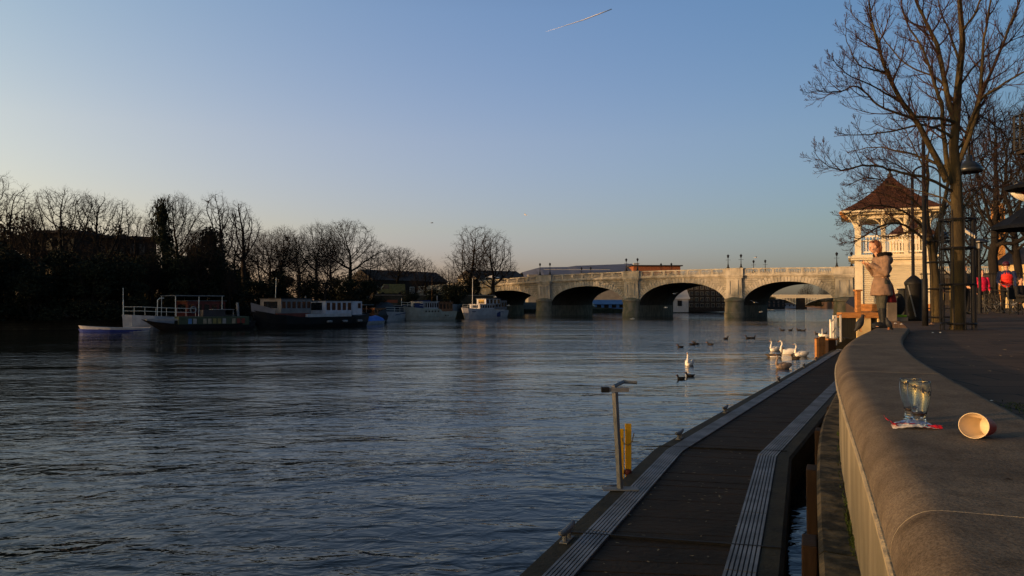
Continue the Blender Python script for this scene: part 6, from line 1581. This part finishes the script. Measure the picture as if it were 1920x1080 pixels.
pigeon(1667,622,12.9,WT-.002,radians(180),'dark pigeon on the wall beside the boots of the woman in tan',.72)
# gulls in flight
gl = None
for i,(px,py,Y,rz,lb) in enumerate([(1265,551,130,40,'flying in the dark of the third arch, the upper one'),(1249,577,128,10,'flying low in the dark of the third arch'),(1414,567,120,80,'flying in the dark of the rightmost arch, the upper one'),(1427,585,118,0,'flying low beside the fourth pier'),
   (929,557,140,10,'flying in the dark of the leftmost arch'),(953,573,140,200,'flying low in the leftmost arch'),(1186,598,100,0,'low over the water by the third pier'),(810,418,150,30,'high in the sky, the left of two'),(985,403,150,160,'high in the sky, the right of two'),(1417,483,130,0,'above the bridge parapet between two lamp pairs')]):
    p = P(px,py,Y)
    if gl is None:
        gl = o = thing('gull','x','gull',(0,0,0),0,'gulls in flight'); b = MB(); b.ell((0,0,0),(.24,.07,.07),12,8); b.tube([(-.2,0,0),(-.36,0,.01)],[.05,.03],6); b.ell((.24,0,.03),(.06,.045,.045))
        bd = blob(b,'body',M['swan_white'],o,.02,1)
        for sy in (-1,1): k = MB(); k.add([(.10,.05*sy,.03),(.08,.35*sy,.16),(-.05,.72*sy,.10),(-.06,.36*sy,.13),(-.10,.05*sy,.02)],[(0,1,3,4),(1,2,3)]); k.add([(.10,.05*sy,.02),(.08,.35*sy,.15),(-.05,.72*sy,.09),(-.06,.36*sy,.12),(-.10,.05*sy,.01)],[(0,4,3,1),(1,3,2)]); k.build('wing', M['swan_white'], bd)
    else: o = copy_tree(gl)
    o.location = p; o.rotation_euler = (radians(12*(i%3)-8),0,radians(rz)); o['label'] = 'small gull '+lb

# ---------------------------------------------------------------- things lying on the wall
def glass_mat():
    m, nt, b = new_mat('clear_glass'); b.inputs['Base Color'].default_value = (.93,.95,.94,1); b.inputs['Transmission Weight'].default_value = 1; b.inputs['Roughness'].default_value = .015; b.inputs['IOR'].default_value = 1.48
    return m
M['glass'] = glass_mat(); M['beer'] = glassy('dark_beer_dregs', (.03,.012,.006), .1); M['crest'] = mat('dark_printed_crest', (.01,.01,.012), .5)
def pint(px, py, label, sc=1.0, crest=False, rz=0):
    g = G(px,py,WT); r = thing('beer_glass', label, 'glass', (g.x,g.y,WT+.003), rz, 'beer glasses on the wall'); r.scale = (sc*.86,sc*.86,sc*1.02)
    out = [(.0,.0),(.029,.0),(.032,.004),(.027,.012),(.023,.022),(.030,.045),(.039,.075),(.0435,.10),(.0455,.122),(.0448,.140),(.0435,.150)]
    inn = [(.0418,.150),(.0431,.140),(.0438,.122),(.0418,.10),(.0372,.075),(.0278,.045),(.020,.028),(.0,.024)]
    mb = MB(); mb.lathe(out+[(.0427,.1515)]+inn, n=48); mb.build('glass_body', M['glass'], r, True)
    mb = MB(); mb.lathe([(0,.0246),(.0198,.0284),(.0248,.038),(.0255,.040),(0,.0395)], n=32); mb.build('dregs', M['beer'], r, True)
    if crest:
        mb = MB(); n = 16; vs=[]; fs=[]
        for k in range(n+1):
            a = 2*pi*k/n
            for rr in (.0055,.0085):
                u = rr*cos(a); v = rr*sin(a); th = radians(-62)+u/.0437; vs.append(((.0462)*cos(th),(.0462)*sin(th),.112+v))
        for k in range(n): fs.append((2*k,2*k+2,2*k+3,2*k+1))
        mb.add(vs,fs)
        for a in (-.6,.6,1.57): 
            th = radians(-62)+.004*cos(a)/.0437; mb.add([((.0463)*cos(th+q),(.0463)*sin(th+q),.112+.003*sin(a)+z) for q,z in ((-.03,-.001),(.03,-.001),(.03,.001),(-.03,.001))],[(0,1,2,3)])
        mb.build('printed_crest', M['crest'], r)
    return r
pint(1724,797,'empty beer glass with a small round crest, the nearer of the two',1.0,True)
pint(1708,787,'plain empty beer glass standing just behind the crested one',.98)
# crisp packet: red, white and silver crumpled foil
M['foil_red'] = mat('red_foil', (.42,.012,.02), .35, var=.2, scale=40); M['foil_white'] = mat('white_foil', (.55,.50,.44), .4, var=.1, scale=40); M['foil_silver'] = mat('silver_foil', (.25,.30,.40), .28, metal=.7, var=.3, scale=60)
g = G(1713,803,WT); r = thing('crisp_packet','crumpled red and white snack packet with silver foil showing, at the foot of the glasses','packet',(g.x,g.y,WT+.001),radians(-4))
rn2 = random.Random(12)
def crumple(pts_fn, nx, ny, amp, name, m, parent):
    mb = MB(); vs=[]; fs=[]
    for i in range(nx+1):
        for j in range(ny+1):
            x,y,z = pts_fn(i/nx, j/ny); vs.append((x+rn2.uniform(-amp,amp)*.5, y+rn2.uniform(-amp,amp)*.5, max(.0008,z+rn2.uniform(-amp,amp)*.9)))
    for i in range(nx):
        for j in range(ny): fs.append((i*(ny+1)+j,(i+1)*(ny+1)+j,(i+1)*(ny+1)+j+1,i*(ny+1)+j+1))
    mb.add(vs,fs); o = mb.build(name,m,parent); s = o.modifiers.new('th','SOLIDIFY'); s.thickness = .0006; return o
crumple(lambda u,v:(-.083+.155*u, -.034+.018*v, .002+.012*(1-u)*v+.008*sin(3*u)), 16, 3, .0022, 'white_band', M['foil_white'], r)
crumple(lambda u,v:(-.075+.15*u, -.017+.012*v, .013*(1-.6*u)+.004*sin(5*u)+.004*v), 16, 3, .002, 'red_band', M['foil_red'], r)
crumple(lambda u,v:(-.098+.036*u, -.03+.035*v, .010+.030*(1-u)*(.6+.4*v)), 5, 4, .005, 'torn_corner', M['foil_red'], r)
crumple(lambda u,v:(.045+.04*u, -.03+.024*v, .004+.009*sin(3*v)), 4, 4, .003, 'red_end', M['foil_red'], r)
crumple(lambda u,v:(-.055+.115*u, -.004+.035*v, .012+.016*sin(pi*v)*sin(pi*u)), 12, 7, .0045, 'silver_lining', M['foil_silver'], r)
# paper cup on its side, mouth towards the camera and a little left
M['cup_red'] = mat('red_paper', (.42,.028,.012), .5, var=.15, scale=20); M['cup_in'] = mat('cream_paper', (.60,.47,.30), .6, var=.07, scale=14)
g = G(1826,823,WT); cup = thing('paper_cup','red paper cup lying on its side, its cream inside showing','cup',(g.x,g.y,WT))
# axis from the base to the mouth
ax = Vector((-.80,-.60,0)).normalized(); R1, R0, Lc = .0455, .032, .092
tl = math.asin((R1-R0)/Lc)
axis = (ax*cos(tl) + Vector((0,0,1))*sin(tl)*1.0).normalized()
side = axis.cross(Vector((0,0,1))).normalized(); upv = side.cross(axis)
Mc = Matrix((side,upv,axis)).transposed()
mouth_c = Vector((0,0,R1+.003)); base_c = mouth_c - axis*Lc
shift = Vector((.0,.0,0)) - (mouth_c*.0)
mb = MB(); mb.lathe([(0,.003),(R0-.001,.003),(R0,0),(R0+.0008,0),(R1,Lc)], tuple(base_c), 48, Mc); mb.build('sleeve', M['cup_red'], cup, True)
mb = MB(); mb.lathe([(0,.006),(R0-.002,.006),(R1-.0012,Lc)], tuple(base_c), 48, Mc); mb.build('inside', M['cup_in'], cup, True)
mb = MB(); n=48; m_=8; vs=[]; fs=[]
for k in range(n):
    for j in range(m_):
        a=2*pi*k/n; b_=2*pi*j/m_; rr=R1+.0013*cos(b_); vs.append(mouth_c+Mc@Vector((rr*cos(a),rr*sin(a),.0013*sin(b_))))
fs=[(k*m_+j,((k+1)%n)*m_+j,((k+1)%n)*m_+(j+1)%m_,k*m_+(j+1)%m_) for k in range(n) for j in range(m_)]
mb.add(vs,fs); mb.build('rolled_rim', M['cup_in'], cup, True); cup.scale = (1,1,.88)
# ---------------------------------------------------------------- small litter on the paving and the walkway
M['paper'] = mat('litter_paper', (.55,.52,.47), .8, var=.1, scale=20)
lt = [(1718,595,20.5,.10,'largest white crumpled bag at the foot of the litter bin'),(1746,607,17,.085,'tan crumpled ball of paper beside the lamp post foot'),(1690,605,17,.05,'white scrap left of the litter bin'),(1679,603,17.5,.05,'white scrap beside the stone block'),(1705,596,21,.06,'pale wrapper against the litter bin'),
      (1749,628,13.2,.03,'tiny white scrap in front of the big tree guard, the left one'),(1763,628,13.2,.03,'tiny white scrap in front of the big tree guard, the right one'),(1848,748,3.7,.012,'small white scrap on the paving behind the cups'),(1859,732,3.95,.010,'tiny pale scrap on the paving behind the cups')]
for i,(px,py,Y,sz,lb) in enumerate(lt):
    c = P(px,py,Y); o = crumple(lambda u,v:(sz*(u-.5)*1.4, sz*(v-.5), sz*.45*sin(pi*u)*sin(pi*v)), 6, 5, sz*.13, 'paper_litter', M['paper'] if i != 1 else M['coat_tan'], None)
    o.location = (c.x,c.y,pave_z(c.y)+.004); tag(o, lb, 'litter', 'scraps of litter')
# fallen leaves and pale droppings on the deck
M['leaf'] = mat('dead_leaf', (.17,.135,.09), .9, var=.4, scale=50)
mb = MB(); rn3 = random.Random(8)
for k in range(150):
    t = rn3.random(); u = rn3.random(); 
    a = LI[1].lerp(LI[2],t) if k < 90 else LI[2].lerp(LI[3],t*.5); b_ = RI[1].lerp(RI[2],t) if k < 90 else RI[2].lerp(RI[3],t*.5); p = a.lerp(b_,u); s_ = rn3.uniform(.006,.02); an = rn3.uniform(0,6.28)
    mb.add([(p.x+s_*cos(an+q)*f,p.y+s_*sin(an+q)*f,DZ+.006+rn3.uniform(0,.004)) for q,f in ((0,1.6),(1.5,.6),(3.1,1.5),(4.7,.6))],[(0,1,2,3)])
tag(mb.build('fallen_leaves', M['leaf']), 'scattered dead leaves and flecks on the brown pontoon deck', 'leaves', kind='stuff')
mb = MB()
for k in range(120):
    y_ = rn3.uniform(3.2,13); xw = interp(y_, [(p[1],p[0]) for p in RB]); x_ = xw+rn3.uniform(.08,2.6)**1; s_ = rn3.uniform(.006,.018); an = rn3.uniform(0,6.28)
    mb.add([(x_+s_*cos(an+q)*f,y_+s_*sin(an+q)*f,pave_z(y_)+.005+rn3.uniform(0,.006)) for q,f in ((0,1.6),(1.5,.6),(3.1,1.5),(4.7,.6))],[(0,1,2,3)])
tag(mb.build('path_debris', M['leaf']), 'dead leaves and grit scattered on the paving behind the wall', 'leaves', kind='stuff')
g = G(1890,902,WT); mb = MB(); mb.add([(-.012,-.002,0),(0,-.004,.002),(.014,0,0),(.002,.004,.003)],[(0,1,2,3)]); o = mb.build('dead_leaf', M['duck']); o.location = (g.x,g.y,WT+.004); tag(o,'tiny dark dead leaf lying on the wall top near the right edge','leaf')
# grass tuft on the paving at far right edge
mb = MB(); c = P(1905,738,3.7)
for k in range(260):
    x_ = c.x+rn3.gauss(.05,.09); y_ = c.y+rn3.gauss(0,.10); an = rn3.uniform(0,6.28); h = rn3.uniform(.004,.014)
    mb.add([(x_-.003*cos(an),y_-.003*sin(an),pave_z(y_)),(x_+.003*cos(an),y_+.003*sin(an),pave_z(y_)),(x_+rn3.uniform(-.01,.01),y_+rn3.uniform(-.01,.01),pave_z(y_)+h)],[(0,1,2)])
tag(mb.build('moss_patch', M['moss']), 'green moss patch on the paving at the right edge behind the paper cup', 'moss', kind='stuff')
# ---------------------------------------------------------------- vapour trail high in the sky
def trail_mat():
    m, nt, b = new_mat('vapour'); b.inputs['Base Color'].default_value = (.62,.66,.74,1); b.inputs['Roughness'].default_value = 1; return m
D_ = 4200
p0 = P(1147,17,D_); p1 = P(1095,37,D_); p2 = P(1022,60,D_); mb = MB()
mb.tube([p0, p0.lerp(p1,.5), p1, p1.lerp(p2,.5), p2], [2.6,3.4,2.6,1.4,.2], 8)
tag(mb.build('vapour_trail', trail_mat(), None, True), 'thin white aircraft vapour trail high in the sky above the bridge', 'vapour trail')
